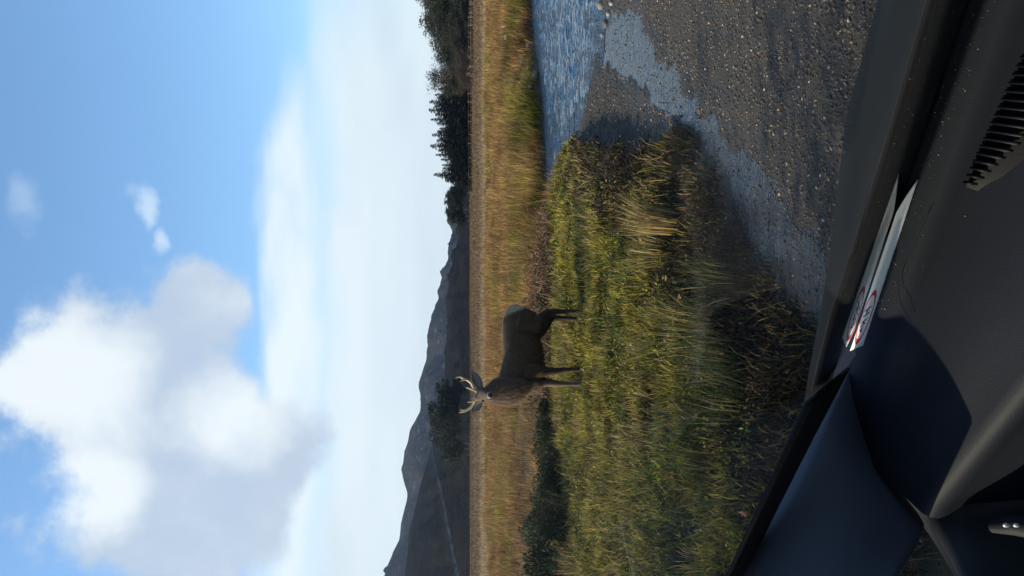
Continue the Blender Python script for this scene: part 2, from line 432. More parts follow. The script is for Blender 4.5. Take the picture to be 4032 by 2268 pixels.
# ------------------------------------------------------------------ blades and leaves
def blade_mesh(name, P, h, w, lean, col, bend=0.45):
    n = len(P); P = np.asarray(P, np.float32)
    ang = rnd(n, 0, 2 * PI)
    perp = np.stack([np.cos(ang), np.sin(ang), np.zeros(n)], 1)
    lean = np.asarray(lean); ll = np.minimum(0.95, np.linalg.norm(lean, axis=1))
    up = np.sqrt(1 - ll ** 2)
    tip = P + np.stack([lean[:, 0] * h, lean[:, 1] * h, up * h], 1)
    mid = P + np.stack([lean[:, 0] * h * 0.36, lean[:, 1] * h * 0.36, np.maximum(up, 0.25) * h * 0.58 + 0.06 * h * ll], 1)
    w = w[:, None]
    V = np.stack([P - perp * w * 0.5, P + perp * w * 0.5, mid - perp * w * 0.42, mid + perp * w * 0.42, tip], 1).reshape(-1, 3)
    i = np.arange(n)[:, None] * 5
    c = np.repeat(col, 5, 0)
    return raw_mesh(name, V, [i + np.array([[0, 1, 3, 2]]), i + np.array([[2, 3, 4]])], c)
def leaf_mesh(name, P, size, col, droop=0.0, aspect=2.0, dirs=None):
    """one lozenge of two triangles for each leaf or sprig"""
    n = len(P)
    d = RNG.normal(size=(n, 3)) if dirs is None else np.array(dirs, float)
    d[:, 2] -= droop; d /= np.linalg.norm(d, axis=1)[:, None]
    s = np.cross(d, RNG.normal(size=(n, 3))); s /= np.linalg.norm(s, axis=1)[:, None] + 1e-9
    size = np.broadcast_to(size, n)[:, None]
    V = np.stack([P - d * size * 0.5, P + s * size / aspect * 0.5, P + d * size * 0.5, P - s * size / aspect * 0.5], 1).reshape(-1, 3)
    i = np.arange(n)[:, None] * 4
    return raw_mesh(name, V, [i + np.array([[0, 1, 2, 3]])], np.repeat(col, 4, 0))
def palette(n, cols, weights, jit=0.25):
    cols = np.array(cols); k = RNG.choice(len(cols), n, p=np.array(weights) / sum(weights))
    return cols[k] * rnd((n, 1), 1 - jit, 1 + jit)
def in_view(x, y, m=0.9): return np.abs(x) < 0.385 * y + m

GREEN, YGREEN, OLIVE, STRAW, TAN, BROWN, DARK = ((0.070, 0.115, 0.020), (0.29, 0.26, 0.035), (0.085, 0.085, 0.022), (0.37, 0.27, 0.11),
                                               (0.24, 0.165, 0.07), (0.11, 0.062, 0.028), (0.022, 0.016, 0.009))
# --- near bank
def scatter(n, x0, x1, y0, y1, dens):
    X, Y = [], []
    tot = 0
    while tot < n:
        x = rnd(n, x0, x1); u = rnd(n); y = y0 * (y1 / y0) ** u      # denser close by
        k = (RNG.random(n) < dens(x, y))
        X.append(x[k]); Y.append(y[k]); tot += k.sum()
    return np.concatenate(X)[:n], np.concatenate(Y)[:n]
def bank_dens(x, y):
    sr, sc, sg = masks(x, y)
    e = np.minimum(np.minimum(sr, sc), sg)
    return in_view(x, y) * sstep(-0.10, 0.12, e) * sstep(0.06, 0.24, sg) * (0.35 + 0.65 * sstep(-0.2, 0.1, fbm2(x * 2.2, y * 2.2)))
NTF, PER = 11500, 23
tx, ty = scatter(NTF, -6.2, 3.0, 2.6, 15.5, bank_dens)
tmk = masks(tx, ty); te = np.minimum(tmk[1], tmk[2])
big = RNG.random(NTF) ** 2
clump = fbm2(tx * 2.6 + 40, ty * 2.6, 3) * 1.4; hue = fbm2(tx * 1.2 + 11, ty * 1.2 + 4, 4); fine = RNG.normal(0, 0.12, NTF)
feet = np.min([np.hypot(tx - fx0, ty - fy0) for fx0, fy0 in ((-1.01, 9.6), (-1.23, 9.8), (-0.31, 9.95), (-0.40, 10.1))], axis=0)
t_h = (0.040 + 0.08 * big + 0.075 * np.clip(clump + 0.25, 0, 1)) * (0.62 + 0.38 * sstep(0.15, 0.5, feet))
t_r = 0.035 + 0.07 * RNG.random(NTF) + 0.05 * big
fy = sstep(-0.14, 0.14, hue * 1.1 + fine + 0.15 * sstep(4.5, 8.5, ty) - 0.04)
kind = np.where(RNG.random(NTF) < fy, 1, 0)
kind = np.where((RNG.random(NTF) < 0.10), 3, kind)
kind = np.where(RNG.random(NTF) < sstep(1.25, 0.70, te + 0.6 * fine + 0.5 * fbm2(tx * 2, ty * 2)) * 0.96, 2, kind)
t_tone = RNG.uniform(0.40, 1.45, NTF) * (0.50 + 0.9 * np.clip(clump + 0.5, 0, 1)) * np.where(fbm2(tx * 5.5 + 3, ty * 5.5, 2) < -0.10, 0.4, 1.0)
tl_a = RNG.uniform(0, 2 * PI, NTF); tl_m = RNG.uniform(0, 0.75, NTF)
ci = np.repeat(np.arange(NTF), PER); NB = len(ci)
an = rnd(NB, 0, 2 * PI); rr = np.sqrt(rnd(NB)) * t_r[ci]
x = tx[ci] + np.cos(an) * rr; y = ty[ci] + np.sin(an) * rr
z = height(x, y)
fan = (rr / t_r[ci])[:, None] * rnd((NB, 1), 0.3, 1.0)
lean = np.stack([np.cos(an), np.sin(an)], 1) * fan * 0.85 + np.stack([np.cos(tl_a), np.sin(tl_a)], 1)[ci] * tl_m[ci][:, None]
lean += RNG.normal(0, 0.15, (NB, 2)); lean /= np.maximum(1, np.linalg.norm(lean, axis=1) / 0.93)[:, None]
h = t_h[ci] * rnd(NB, 0.5, 1.35) * np.where(kind[ci] == 2, 0.7, 1.0)
w = rnd(NB, 0.0035, 0.0068) * (0.75 + y / 9.0)
pal = [palette(NB, [GREEN, (0.13, 0.16, 0.025), OLIVE], [3, 4, 2]), palette(NB, [YGREEN, (0.22, 0.22, 0.03), STRAW, OLIVE], [5, 3, 1.5, 1.4]),
       palette(NB, [DARK, (0.055, 0.035, 0.02), OLIVE, TAN], [5, 4, 2, 1.3]), palette(NB, [STRAW, TAN, YGREEN], [4, 3, 2])]
col = np.choose(kind[ci][:, None], pal) * t_tone[ci][:, None] * np.array([[1.05, 0.95, 0.90]])
tag(link('bank_grass', blade_mesh('bank_grass', np.stack([x, y, z - 0.01], 1), h, w, lean, col), M_GRASS),
    'green and yellow grass covering the near bank', 'grass', kind='stuff')
# --- moss and small broad leaves between the tufts
NM = 70000
mx_, my_ = scatter(NM, -6.2, 3.0, 2.6, 13.5, bank_dens)
mz_ = height(mx_, my_)
mh = fbm2(mx_ * 4.5 + 8, my_ * 4.5, 3)
mc = np.where((mh > 0.03)[:, None], palette(NM, [(0.24, 0.22, 0.03), (0.15, 0.17, 0.03), (0.30, 0.24, 0.06)], [4, 3, 1.5]),
              palette(NM, [(0.045, 0.060, 0.015), (0.030, 0.024, 0.012), (0.07, 0.045, 0.022), (0.02, 0.018, 0.010)], [3, 3, 2, 3]))
me_ = np.minimum(masks(mx_, my_)[1], masks(mx_, my_)[2])
mc = np.where((RNG.random(NM) < sstep(0.9, 0.25, me_))[:, None], palette(NM, [DARK, (0.05, 0.032, 0.02), (0.09, 0.06, 0.035), (0.03, 0.035, 0.012)], [4, 4, 1.5, 2]), mc)
tag(link('bank_moss', leaf_mesh('bank_moss', np.stack([mx_, my_, mz_ + rnd(NM, 0.0, 0.055) * (0.5 + np.clip(mh * 3 + 0.5, 0, 1))], 1), rnd(NM, 0.012, 0.030) * (0.7 + my_ / 10), mc, 0, 1.8), M_GRASS),
    'moss and small leaves among the bank grass', 'moss', kind='stuff')
# --- pale mown-looking long stems lying through it
NL = 5000
x, y = scatter(NL, -6.0, 3.0, 2.8, 14, lambda x, y: bank_dens(x, y) * sstep(-0.05, 0.2, fbm2(x * 1.1 + 70, y * 1.1)))
z = height(x, y); la = rnd(NL, 0, 2 * PI); lm = rnd(NL, 0.3, 0.93)
tag(link('dead_stems', blade_mesh('dead_stems', np.stack([x, y, z], 1), rnd(NL, 0.10, 0.30) * (0.55 + 0.45 * sstep(4, 8, y)), rnd(NL, 0.0026, 0.004) * (0.8 + y / 10),
    np.stack([np.cos(la) * lm, np.sin(la) * lm], 1), palette(NL, [STRAW, TAN, YGREEN], [4, 3, 1])), M_DRY),
    'pale dead grass stems lying through the near bank', 'grass', kind='stuff')
# --- far bank tussocks: blades grow from tussock centres and droop
NTU = 4200
x, y = scatter(NTU, -16, 22, 13.8, 52, lambda x, y: in_view(x, y, 2.0) * (masks(x, y)[0] > -0.02) * (masks(x, y)[2] > 0.2) * (y > 14.2) * (0.3 + 0.7 * sstep(2.5, 0.4, masks(x, y)[0])))
per = 44
ci = np.repeat(np.arange(NTU), per); n = len(ci)
ang = rnd(n, 0, 2 * PI); rr = np.sqrt(rnd(n)) * 0.24 * (0.7 + y[ci] / 50)
bx, by = x[ci] + np.cos(ang) * rr, y[ci] + np.sin(ang) * rr
bz = height(bx, by)
tus_h = (0.14 + 0.36 * RNG.random(NTU) ** 1.5) * (0.7 + 0.5 * sstep(-0.15, 0.2, fbm2(x * 0.5, y * 0.5)))
wind = np.array([0.55, -0.25])
lm = rnd(n, 0.2, 0.85)[:, None]
lean = (np.stack([np.cos(ang), np.sin(ang)], 1) * 0.65 + wind[None] * 0.5) * lm
lean /= np.maximum(1, np.linalg.norm(lean, axis=1) / 0.92)[:, None]
ht = fbm2(x * 0.28 + 9, y * 0.5, 3)
green_t = sstep(0.08, 0.20, ht)[ci][:, None]
tc_ = palette(n, [(0.40, 0.245, 0.095), (0.29, 0.155, 0.055), (0.17, 0.085, 0.032)], [4, 5, 2]) * (1 - green_t) + palette(n, [YGREEN, OLIVE, (0.2, 0.16, 0.04)], [4, 3, 3]) * green_t
tc_ *= (0.45 + 0.85 * RNG.random(NTU))[ci][:, None] * (0.75 + 0.5 * sstep(-0.1, 0.15, fbm2(x * 0.9 + 31, y * 1.2, 3)))[ci][:, None]
tag(link('tussock_grass', blade_mesh('tussock_grass', np.stack([bx, by, bz - 0.02], 1), tus_h[ci] * rnd(n, 0.6, 1.2), rnd(n, 0.007, 0.012) * (y[ci] / 20) ** 0.8, lean, tc_), M_DRY),
    'straw coloured tussock grass on the far river bank', 'grass', kind='stuff')
# --- field out to the trees
NF = 80000
x, y = scatter(NF, -110, 120, 34, 330, lambda x, y: in_view(x, y, 6.0))
z = height(x, y); la = rnd(NF, 0, 2 * PI); lm = rnd(NF, 0.2, 0.9)
fn = fbm2(x * 0.05, y * 0.25 + 3, 4)
fc = palette(NF, [(0.30, 0.20, 0.08), (0.42, 0.30, 0.13), (0.22, 0.135, 0.05)], [4, 4, 2]); fd = palette(NF, [BROWN, (0.15, 0.09, 0.04), TAN], [4, 4, 1])
k = sstep(-0.06, 0.06, fn * 0.8 + 0.5 * sstep(62, 85, y + x * 0.25) - 0.16)[:, None]
tag(link('field_grass', blade_mesh('field_grass', np.stack([x, y, z - 0.02], 1), rnd(NF, 0.10, 0.30) * (1 + y / 200), rnd(NF, 0.02, 0.05) * (y / 60),
    np.stack([np.cos(la) * lm, np.sin(la) * lm], 1), fc * (1 - k) + fd * k), M_DRY), 'brown moorland grass of the wide field', 'grass', kind='stuff')

# ------------------------------------------------------------------ gravel
ICO_V = []; ICO_F = []
bm = bmesh.new(); bmesh.ops.create_icosphere(bm, subdivisions=1, radius=1.0)
bm.verts.ensure_lookup_table()
ICO_V = np.array([v.co[:] for v in bm.verts]); ICO_F = np.array([[v.index for v in f.verts] for f in bm.faces]); bm.free()
M_STONE = leafy('stone', 0.0, 0.75, spec=0.3)
def stone_verts(seed):
    r = np.random.default_rng(seed)
    return ICO_V * (1 + r.uniform(-0.22, 0.22, (len(ICO_V), 1))) * np.array([1, r.uniform(0.65, 0.95), r.uniform(0.4, 0.7)])
def stone_mesh(name, P, s, col):
    n = len(P); var = np.array([stone_verts(i) for i in range(12)])
    k = RNG.integers(0, 12, n); a = rnd(n, 0, 2 * PI)
    v = var[k] * s[:, None, None]
    ca, sa = np.cos(a)[:, None], np.sin(a)[:, None]
    v = np.stack([v[..., 0] * ca - v[..., 1] * sa, v[..., 0] * sa + v[..., 1] * ca, v[..., 2]], -1) + P[:, None, :]
    f = (ICO_F[None] + (np.arange(n) * len(ICO_V))[:, None, None]).reshape(-1, 3)
    return raw_mesh(name, v.reshape(-1, 3), [f], np.repeat(col, len(ICO_V), 0))
NS = 26000
def grav_dens(x, y):
    sr, sc, sg = masks(x, y)
    return in_view(x, y, 0.5) * ((sg < 0.12) | (sc < 0.12)) * (sr > -0.15) * np.where(sc < -0.03, 0.12, 1.0) * (0.45 + 0.55 * sstep(-0.15, 0.1, fbm2(x * 1.3, y * 1.3)))
x, y = scatter(NS, -0.8, 6.0, 2.6, 10.6, grav_dens)
P = np.stack([x, y, np.maximum(height(x, y), WATER - 0.004)], 1)
s = 0.0032 + 0.0075 * RNG.random(NS) ** 4 * (0.7 + y / 7)
SC = [(0.070, 0.056, 0.043), (0.11, 0.086, 0.064), (0.04, 0.035, 0.030), (0.26, 0.20, 0.14), (0.36, 0.33, 0.29), (0.26, 0.12, 0.06)]
tag(link('gravel', stone_mesh('gravel', P + np.array([0, 0, 0.002]), s, palette(NS, SC, [6, 6, 6, 0.7, 0.22, 0.2])), M_STONE, ground), kind='stuff')
NBS = 300
x, y = scatter(NBS, -0.5, 4.5, 2.9, 10.4, grav_dens)
zz = np.maximum(height(x, y), WATER - 0.004)
protos = []
for i in range(10):
    c = np.array(SC[[0, 1, 3, 1, 4, 5, 1, 2, 0, 2][i]]) * 0.9
    protos.append(raw_mesh('stone', stone_verts(50 + i), [ICO_F], np.repeat(c[None], len(ICO_V), 0)))
for i in range(NBS):
    o = link('stone', protos[i % 10], M_STONE, ground)
    q = 0.0055 + 0.0085 * random.random() ** 2
    o.location = (x[i], y[i], zz[i] + q * 0.3); o.scale = (q, q, q); o.rotation_euler = (0, 0, random.random() * 6.28)

# ------------------------------------------------------------------ trees
def tube_mesh(name, chains, sides=6, col=None):
    """chains: list of (points, radii); one mesh"""
    V, Q = [], []
    off = 0
    for pts, rr in chains:
        pts = [Vector(p) for p in pts]; n = len(pts)
        ref = Vector((0.31, 0.95, 0.05))
        for i, p in enumerate(pts):
            d = (pts[min(i + 1, n - 1)] - pts[max(i - 1, 0)]).normalized()
            a = d.cross(ref)
            if a.length < 0.05: a = d.cross(Vector((1, 0, 0)))
            a.normalize(); b = d.cross(a)
            for k in range(sides):
                th = 2 * PI * k / sides
                V.append(p + (a * math.cos(th) + b * math.sin(th)) * rr[i])
        for i in range(n - 1):
            for k in range(sides):
                k2 = (k + 1) % sides
                Q.append((off + i * sides + k, off + i * sides + k2, off + (i + 1) * sides + k2, off + (i + 1) * sides + k))
        off += n * sides
    V = np.array([v[:] for v in V])
    return raw_mesh(name, V, [np.array(Q)], None if col is None else np.repeat(np.array(col)[None], len(V), 0), smooth=True)
def conifer_meshes(seed, H=11.0, R=2.4, tiers=34):
    r = np.random.default_rng(seed)
    P, D, Sz = [], [], []
    for i in range(tiers):
        f = i / (tiers - 1); zt = H * (0.03 + 0.95 * f)
        rt = R * (1 - f) ** 0.88 * r.uniform(0.75, 1.15) + 0.10
        for k in range(int(7 + 11 * (1 - f))):
            a = r.uniform(0, 2 * PI); L = rt * r.uniform(0.6, 1.15)
            m_ = max(3, int(L / 0.12))
            for j in range(m_):
                q = (j + 0.6) / m_
                P.append((math.cos(a) * L * q + r.normal(0, 0.05), math.sin(a) * L * q + r.normal(0, 0.05), zt - 0.32 * L * q + 0.22 * L * q * q + r.normal(0, 0.05)))
                D.append((math.cos(a + r.normal(0, 0.6)), math.sin(a + r.normal(0, 0.6)), r.uniform(-0.5, 0.25)))
                Sz.append(0.75 * r.uniform(0.7, 1.4) * (0.5 + 0.5 * (1 - f)))
    P = np.array(P); n = len(P)
    col = palette(n, [(0.007, 0.013, 0.009), (0.012, 0.020, 0.011), (0.006, 0.010, 0.007)], [4, 2, 3])
    return (tube_mesh('trunk', [([(0, 0, -0.3), (0, 0, H * 0.5), (0, 0, H)], [0.16, 0.09, 0.012])]),
            leaf_mesh('crown', P, np.array(Sz), col, 0.0, 2.2, np.array(D)))
def branch_skeleton(r, H, spread, n_main, lean=0.0, low=0.25):
    chains = []; tips = []
    top = Vector((lean, r.normal(0, 0.1), H * 0.9))
    trunk = [Vector((0, 0, -0.3)), Vector((lean * 0.2, 0, H * 0.3)), Vector((lean * 0.6, r.normal(0, 0.15), H * 0.62)), top]
    tr = 0.018 * H
    chains.append((trunk, [tr, tr * 0.75, tr * 0.45, tr * 0.12]))
    for i in range(n_main):
        f = low + (0.92 - low) * (i + r.random()) / n_main
        k = min(2, int(f * 3)); p0 = trunk[k].lerp(trunk[k + 1], f * 3 - k)
        a = r.uniform(0, 2 * PI); L = spread * (1.15 - 0.6 * abs(f - 0.5)) * r.uniform(0.6, 1.1)
        e = r.uniform(0.2, 0.9)
        p1 = p0 + Vector((math.cos(a) * L * 0.5, math.sin(a) * L * 0.5, L * e * 0.35)); p2 = p0 + Vector((math.cos(a + 0.3) * L, math.sin(a + 0.3) * L, L * e))
        chains.append(([p0, p1, p2], [tr * 0.38, tr * 0.2, tr * 0.06]))
        for q in (p1, p2):
            for j in range(4):
                b2 = q + Vector(r.normal(0, 0.24 * spread, 3)) + Vector((0, 0, 0.12 * spread))
                chains.append(([q, (q + b2) / 2 + Vector((0, 0, -0.04)), b2], [tr * 0.14, tr * 0.09, tr * 0.03])); tips.append(b2)
    return chains, tips
def broad_meshes(seed, H, spread, n_leaf, cols, wts, lsize=0.3, n_main=10, lean=0.0, low=0.25, puff=0.5, aspect=1.7):
    r = np.random.default_rng(seed)
    ch, tips = branch_skeleton(r, H, spread, n_main, lean, low)
    T = np.array([t_[:] for t_ in tips]); k = r.integers(0, len(T), n_leaf)
    tone = r.uniform(0.7, 1.25, len(T))
    P = T[k] + r.normal(0, puff, (n_leaf, 3)) * np.array([1, 1, 0.75])
    return tube_mesh('trunk', ch, 5), leaf_mesh('crown', P, lsize * r.uniform(0.6, 1.4, n_leaf), palette(n_leaf, cols, wts) * tone[k][:, None], 0.0, aspect)
def pine_meshes(seed, H=9.0):
    r = np.random.default_rng(seed)
    ch, tips = branch_skeleton(r, H, H * 0.26, 13, r.normal(0, 0.2), 0.42)
    T = np.array([t_[:] for t_ in tips]); n = 6500; k = r.integers(0, len(T), n)
    tone = r.uniform(0.7, 1.4, len(T))
    P = T[k] + r.normal(0, 0.42, (n, 3)) * np.array([1, 1, 0.6])
    return tube_mesh('trunk', ch, 5), leaf_mesh('crown', P, r.uniform(0.3, 0.7, n), palette(n, [(0.008, 0.015, 0.008), (0.014, 0.024, 0.010), (0.006, 0.011, 0.007)], [3, 3, 2]) * tone[k][:, None], 0, 2.2)
ORD = ['first', 'second', 'third', 'fourth', 'fifth', 'sixth', 'seventh', 'eighth', 'ninth', 'tenth', 'eleventh', 'twelfth', 'thirteenth', 'fourteenth', 'fifteenth', 'sixteenth', 'seventeenth', 'eighteenth']
def plant_tree(name, meshes, mats, U, D, top_V, Hm, label, cat, group, wide=1.0):
    xw = (U - 1134) / FPX * D
    zg = float(height(np.array([xw]), np.array([D]))[0])
    Hreal = CAM_H + (YH - top_V) / FPX * D - zg
    o = empty(name, (xw, D, zg), random.random() * 6.28)
    s_ = Hreal / Hm; o.scale = (s_ * wide, s_ * wide, s_)
    link('trunk', meshes[0], mats[0], o); link('crown', meshes[1], mats[1], o)
    return tag(o, label, cat, group)
CON = [conifer_meshes(100 + i, 11.0, 2.1 + 0.3 * (i % 3)) for i in range(4)]
# (picture row y on the 4032-wide photo, tree top x): the spruce wood, left to right
spr = [(735, 1785), (714, 1755), (690, 1710), (652, 1742), (612, 1718), (578, 1698), (534, 1704), (508, 1732), (474, 1699), (437, 1692), (405, 1694), (376, 1714), (350, 1738)]
for i, (yy, tv) in enumerate(spr):
    plant_tree('spruce_tree', CON[i % 4], (M_BARK, M_NEEDLE), 2268 - yy, 205 + 14 * ((i * 7) % 5), tv, 10.75,
               '%s dark spruce from the left in the spruce row' % ORD[i], 'tree', 'spruce wood at the field edge', 1.3 + 0.5 * ((i * 3) % 4) / 3)
spr2 = [(705, 1760), (665, 1745), (630, 1738), (595, 1728), (555, 1722), (520, 1726), (488, 1722), (455, 1716), (420, 1714), (388, 1722), (355, 1728), (325, 1738)]
for i, (yy, tv) in enumerate(spr2):
    plant_tree('spruce_tree', CON[(i + 1) % 4], (M_BARK, M_NEEDLE), 2268 - yy, 190, tv, 10.75,
               '%s dense spruce from the left in the front rank of the wood' % ORD[i], 'tree', 'front spruces of the wood', 2.1)
PINE = [pine_meshes(200 + i) for i in range(4)]
for i, (yy, tv) in enumerate([(872, 1795), (852, 1775), (826, 1764), (800, 1772), (775, 1758), (758, 1785)]):
    plant_tree('pine_tree', PINE[i % 4], (M_BARK, M_NEEDLE), 2268 - yy, 235 + 9 * (i % 3), tv, 9.2,
               '%s pine from the left in the small clump left of the spruces' % ORD[i], 'tree', 'small pine clump', 1.25)
for i, (yy, tv) in enumerate([(1788, 1772), (1765, 1748), (1742, 1742), (1715, 1722), (1690, 1706), (1664, 1702), (1636, 1722), (1606, 1742), (1580, 1728), (1560, 1732), (1538, 1775)]):
    plant_tree('pine_tree', PINE[(i + 1) % 4], (M_BARK, M_NEEDLE), 2268 - yy, 262 + 11 * (i % 3), tv, 9.2,
               '%s dark pine from the left in the clump behind the stag' % ORD[i], 'tree', 'pine clump behind the stag', 1.45)
GREYT = [(0.030, 0.028, 0.024), (0.020, 0.026, 0.015), (0.036, 0.028, 0.022)]
BRO = [broad_meshes(300, 11, 3.4, 5000, [(0.022, 0.032, 0.014), (0.032, 0.040, 0.018), (0.030, 0.028, 0.018)], [3, 3, 2], 0.4, 12, 0.3, 0.2, 0.55),
       broad_meshes(301, 11, 3.2, 5500, GREYT, [3, 2, 2], 0.40, 15, -0.3, 0.12, 0.65, 3.0),
       broad_meshes(302, 10, 3.0, 4500, [(0.060, 0.032, 0.022), (0.045, 0.032, 0.022), (0.04, 0.038, 0.022)], [3, 3, 2], 0.34, 12, 0.2, 0.12, 0.6, 3.0)]
brs = [(345, 1752, 0, 'green'), (318, 1735, 2, 'brown'), (290, 1700, 1, 'grey bare'), (262, 1745, 2, 'russet'), (240, 1742, 0, 'green'), (205, 1735, 0, 'green'), (178, 1722, 1, 'grey bare'),
       (150, 1712, 0, 'green'), (118, 1702, 1, 'grey bare'), (92, 1692, 1, 'grey bare'), (60, 1676, 0, 'green'), (28, 1668, 1, 'grey bare'), (-5, 1655, 0, 'green'), (-45, 1648, 0, 'green'), (-90, 1645, 1, 'grey bare')]
for i, (yy, tv, k, cw) in enumerate(brs):
    plant_tree('broadleaf_tree', BRO[k], (M_BARK, M_TWIG if k else M_LEAF), 2268 - yy, 168 + 12 * ((i * 5) % 4), tv, 10.6,
               '%s broadleaf tree right of the spruces, its crown %s' % (ORD[i], cw), 'tree', 'mixed trees right of the spruces', 1.15)
und = [(330, 1800, 2), (296, 1790, 2), (262, 1782, 2), (225, 1795, 2), (190, 1770, 0), (150, 1775, 2), (110, 1790, 1), (75, 1770, 0), (40, 1780, 1), (5, 1770, 0)]
for i, (yy, tv, k) in enumerate(und):
    plant_tree('small_tree', BRO[k], (M_BARK, M_TWIG if k else M_LEAF), 2268 - yy, 156 + 3 * (i % 3), tv, 10.6,
               '%s low scrubby tree from the left, in front of the mixed trees' % ORD[i], 'tree', 'scrub along the field edge', 1.7)
# bare pale saplings at the field edge
SAP = []
for i in range(3):
    r = np.random.default_rng(400 + i); ch, tp = branch_skeleton(r, 4.0, 0.9, 7, 0.1, 0.3)
    SAP.append(tube_mesh('trunk', [(p, [max(0.035, q * 0.8) for q in rr]) for p, rr in ch], 4))
M_PALE = plain('pale_bark', (0.24, 0.21, 0.17), 0.9, 0.3, 5, 0.3)
for i, (yy, tv) in enumerate([(12, 1845), (98, 1850), (190, 1842), (220, 1838), (266, 1838), (292, 1832)]):
    D = 140 + 4 * (i % 3); U = 2268 - yy; xw = (U - 1134) / FPX * D; zg = float(height(np.array([xw]), np.array([D]))[0])
    o = link('bare_sapling', SAP[i % 3], M_PALE); o.location = (xw, D, zg); o.rotation_euler = (0, 0, i * 1.3)
    s_ = (CAM_H + (YH - tv) / FPX * D - zg) / 3.8; o.scale = (s_, s_, s_)
    tag(o, '%s pale bare sapling from the right by the field fence' % ORD[i], 'tree', 'bare saplings by the fence')
# shade trees standing to the left of the car, outside the picture
SHT = [broad_meshes(500 + i, 9.5, 3.4, 9000, [(0.10, 0.085, 0.02), (0.06, 0.075, 0.02), (0.14, 0.09, 0.025)], [3, 3, 2], 0.20, 16, 0.0, 0.18, 0.62) for i in range(2)]
for i, (px, py, sc) in enumerate([(-10.2, 3.7, 0.52), (-7.4, 3.0, 0.40), (-13.6, 4.4, 0.5), (-12.2, 3.2, 0.46)]):
    o = empty('birch_tree', (px, py, 0.0), i * 1.7); o.scale = (sc, sc, sc)
    link('trunk', SHT[i % 2][0], M_BARK, o); link('crown', SHT[i % 2][1], M_LEAF, o)
    tag(o, 'autumn birch tree left of the car, %s of four' % ORD[i], 'tree', 'birch trees left of the car')

# ------------------------------------------------------------------ fence along the trees
M_POST = plain('weathered_wood', (0.20, 0.17, 0.14), 0.9, 0.4, 20, 0.3)
fen = empty('field_fence', (40, 150, 0.3))
posts = []
for yy in [18, 52, 70, 101, 131, 148, 190, 214, 241, 262, 300, 322, 371, 402, 455, 480, 530, 566, 622, 700, 760]:
    D = 148 + 40 * (yy / 800.0); U = 2268 - yy; xw = (U - 1134) / FPX * D; zg = float(height(np.array([xw]), np.array([D]))[0])
    posts.append(Vector((xw, D, zg)))
pm = tube_mesh('post', [([(0, 0, -0.1), (0, 0, 1.0), (0, 0, 1.02)], [0.04, 0.036, 0.005])], 6)
for p in posts:
    o = link('post', pm, M_POST, fen); o.location = p - fen.location; o.rotation_euler = (random.gauss(0, .05), random.gauss(0, .05), 0); o.scale = (1, 1, random.uniform(0.9, 1.25))
for hz in (0.5, 0.95):
    o = link('wire', tube_mesh('wire', [([p + Vector((0, -0.06, hz)) - fen.location for p in posts], [0.012] * len(posts))], 4), M_POST, fen)
tag(fen, 'weathered post and wire fence along the field edge', 'fence')

# ------------------------------------------------------------------ rocks on the far bank and by the channel
M_ROCK = leafy('rock', 0.0, 0.85, spec=0.25)
rock_me = []
for i in range(6):
    c = np.array([(0.20, 0.18, 0.15), (0.13, 0.115, 0.095), (0.30, 0.27, 0.22)][i % 3])
    rock_me.append(raw_mesh('rock', stone_verts(90 + i), [ICO_F], np.repeat(c[None], len(ICO_V), 0) * rnd((len(ICO_V), 1), 0.85, 1.15)))
for i in range(60):
    dx = random.uniform(1292, 1334); dy = random.uniform(20, 215)
    p = gd(dx + 1.5, dy, 0.0); z = float(height(np.array([p.x]), np.array([p.y]))[0])
    o = link('rock', rock_me[i % 6], M_ROCK); q = random.uniform(0.07, 0.20)
    o.location = (p.x, p.y, z + q * 0.2); o.scale = (q, q, q); o.rotation_euler = (random.uniform(-.4, .4), random.uniform(-.4, .4), random.random() * 6)
    tag(o, 'rough grey rock in the rubble on the far river bank', 'rock', 'rubble on the far river bank')
for i, (dx, dy, q, w) in enumerate([(1508, 12, 0.07, 'biggest tan'), (1522, 34, 0.055, 'tan'), (1516, 60, 0.06, 'brown'), (1507, 88, 0.045, 'small orange'), (1532, 8, 0.05, 'grey')]):
    p = gd(dx, dy, -0.18); z = float(height(np.array([p.x]), np.array([p.y]))[0])
    o = link('shore_stone', rock_me[(i * 2) % 6], M_ROCK); o.location = (p.x, p.y, max(z, WATER - 0.02) + q * 0.35); o.scale = (q, q, q * 1.2); o.rotation_euler = (0, 0, i)
    tag(o, '%s stone at the mouth of the shallow channel' % w, 'stone', 'stones at the channel mouth')

# ------------------------------------------------------------------ rushes, gorse, brambles, leaves
def rush(dx, dy, hgt, nst, lean, label, cols, wts, spread=0.10, fan=0.35, z0=0.0):
    p = gd(dx, dy, z0); zg = float(height(np.array([p.x]), np.array([p.y]))[0])
    ang = rnd(nst, 0, 2 * PI); rr = np.sqrt(rnd(nst)) * spread
    P = np.stack([np.cos(ang) * rr, np.sin(ang) * rr, np.full(nst, -0.02)], 1)
    lv = np.stack([np.cos(ang), np.sin(ang)], 1) * rnd((nst, 1), 0.0, fan) + np.array(lean)[None] * rnd((nst, 1), 0.6, 1.1)
    lv /= np.maximum(1, np.linalg.norm(lv, axis=1) / 0.9)[:, None]
    me = blade_mesh('rush_clump', P, hgt * rnd(nst, 0.6, 1.1), np.full(nst, 0.0034 if dx > 1700 else 0.0050) * (0.7 + p.y / 9), lv, palette(nst, cols, wts))
    o = link('rush_clump', me, M_DRY); o.location = (p.x, p.y, zg)
    return tag(o, label, 'rush', 'rush clumps on the near bank')
GR = [STRAW, TAN, (0.10, 0.12, 0.035)]; GG = [(0.06, 0.09, 0.03), OLIVE, STRAW]
rush(1668, 560, 0.48, 230, (0.28, 0.1), 'pale straw rush clump leaning right at the middle of the bank', GR, [6, 3, 1], 0.10, 0.25)
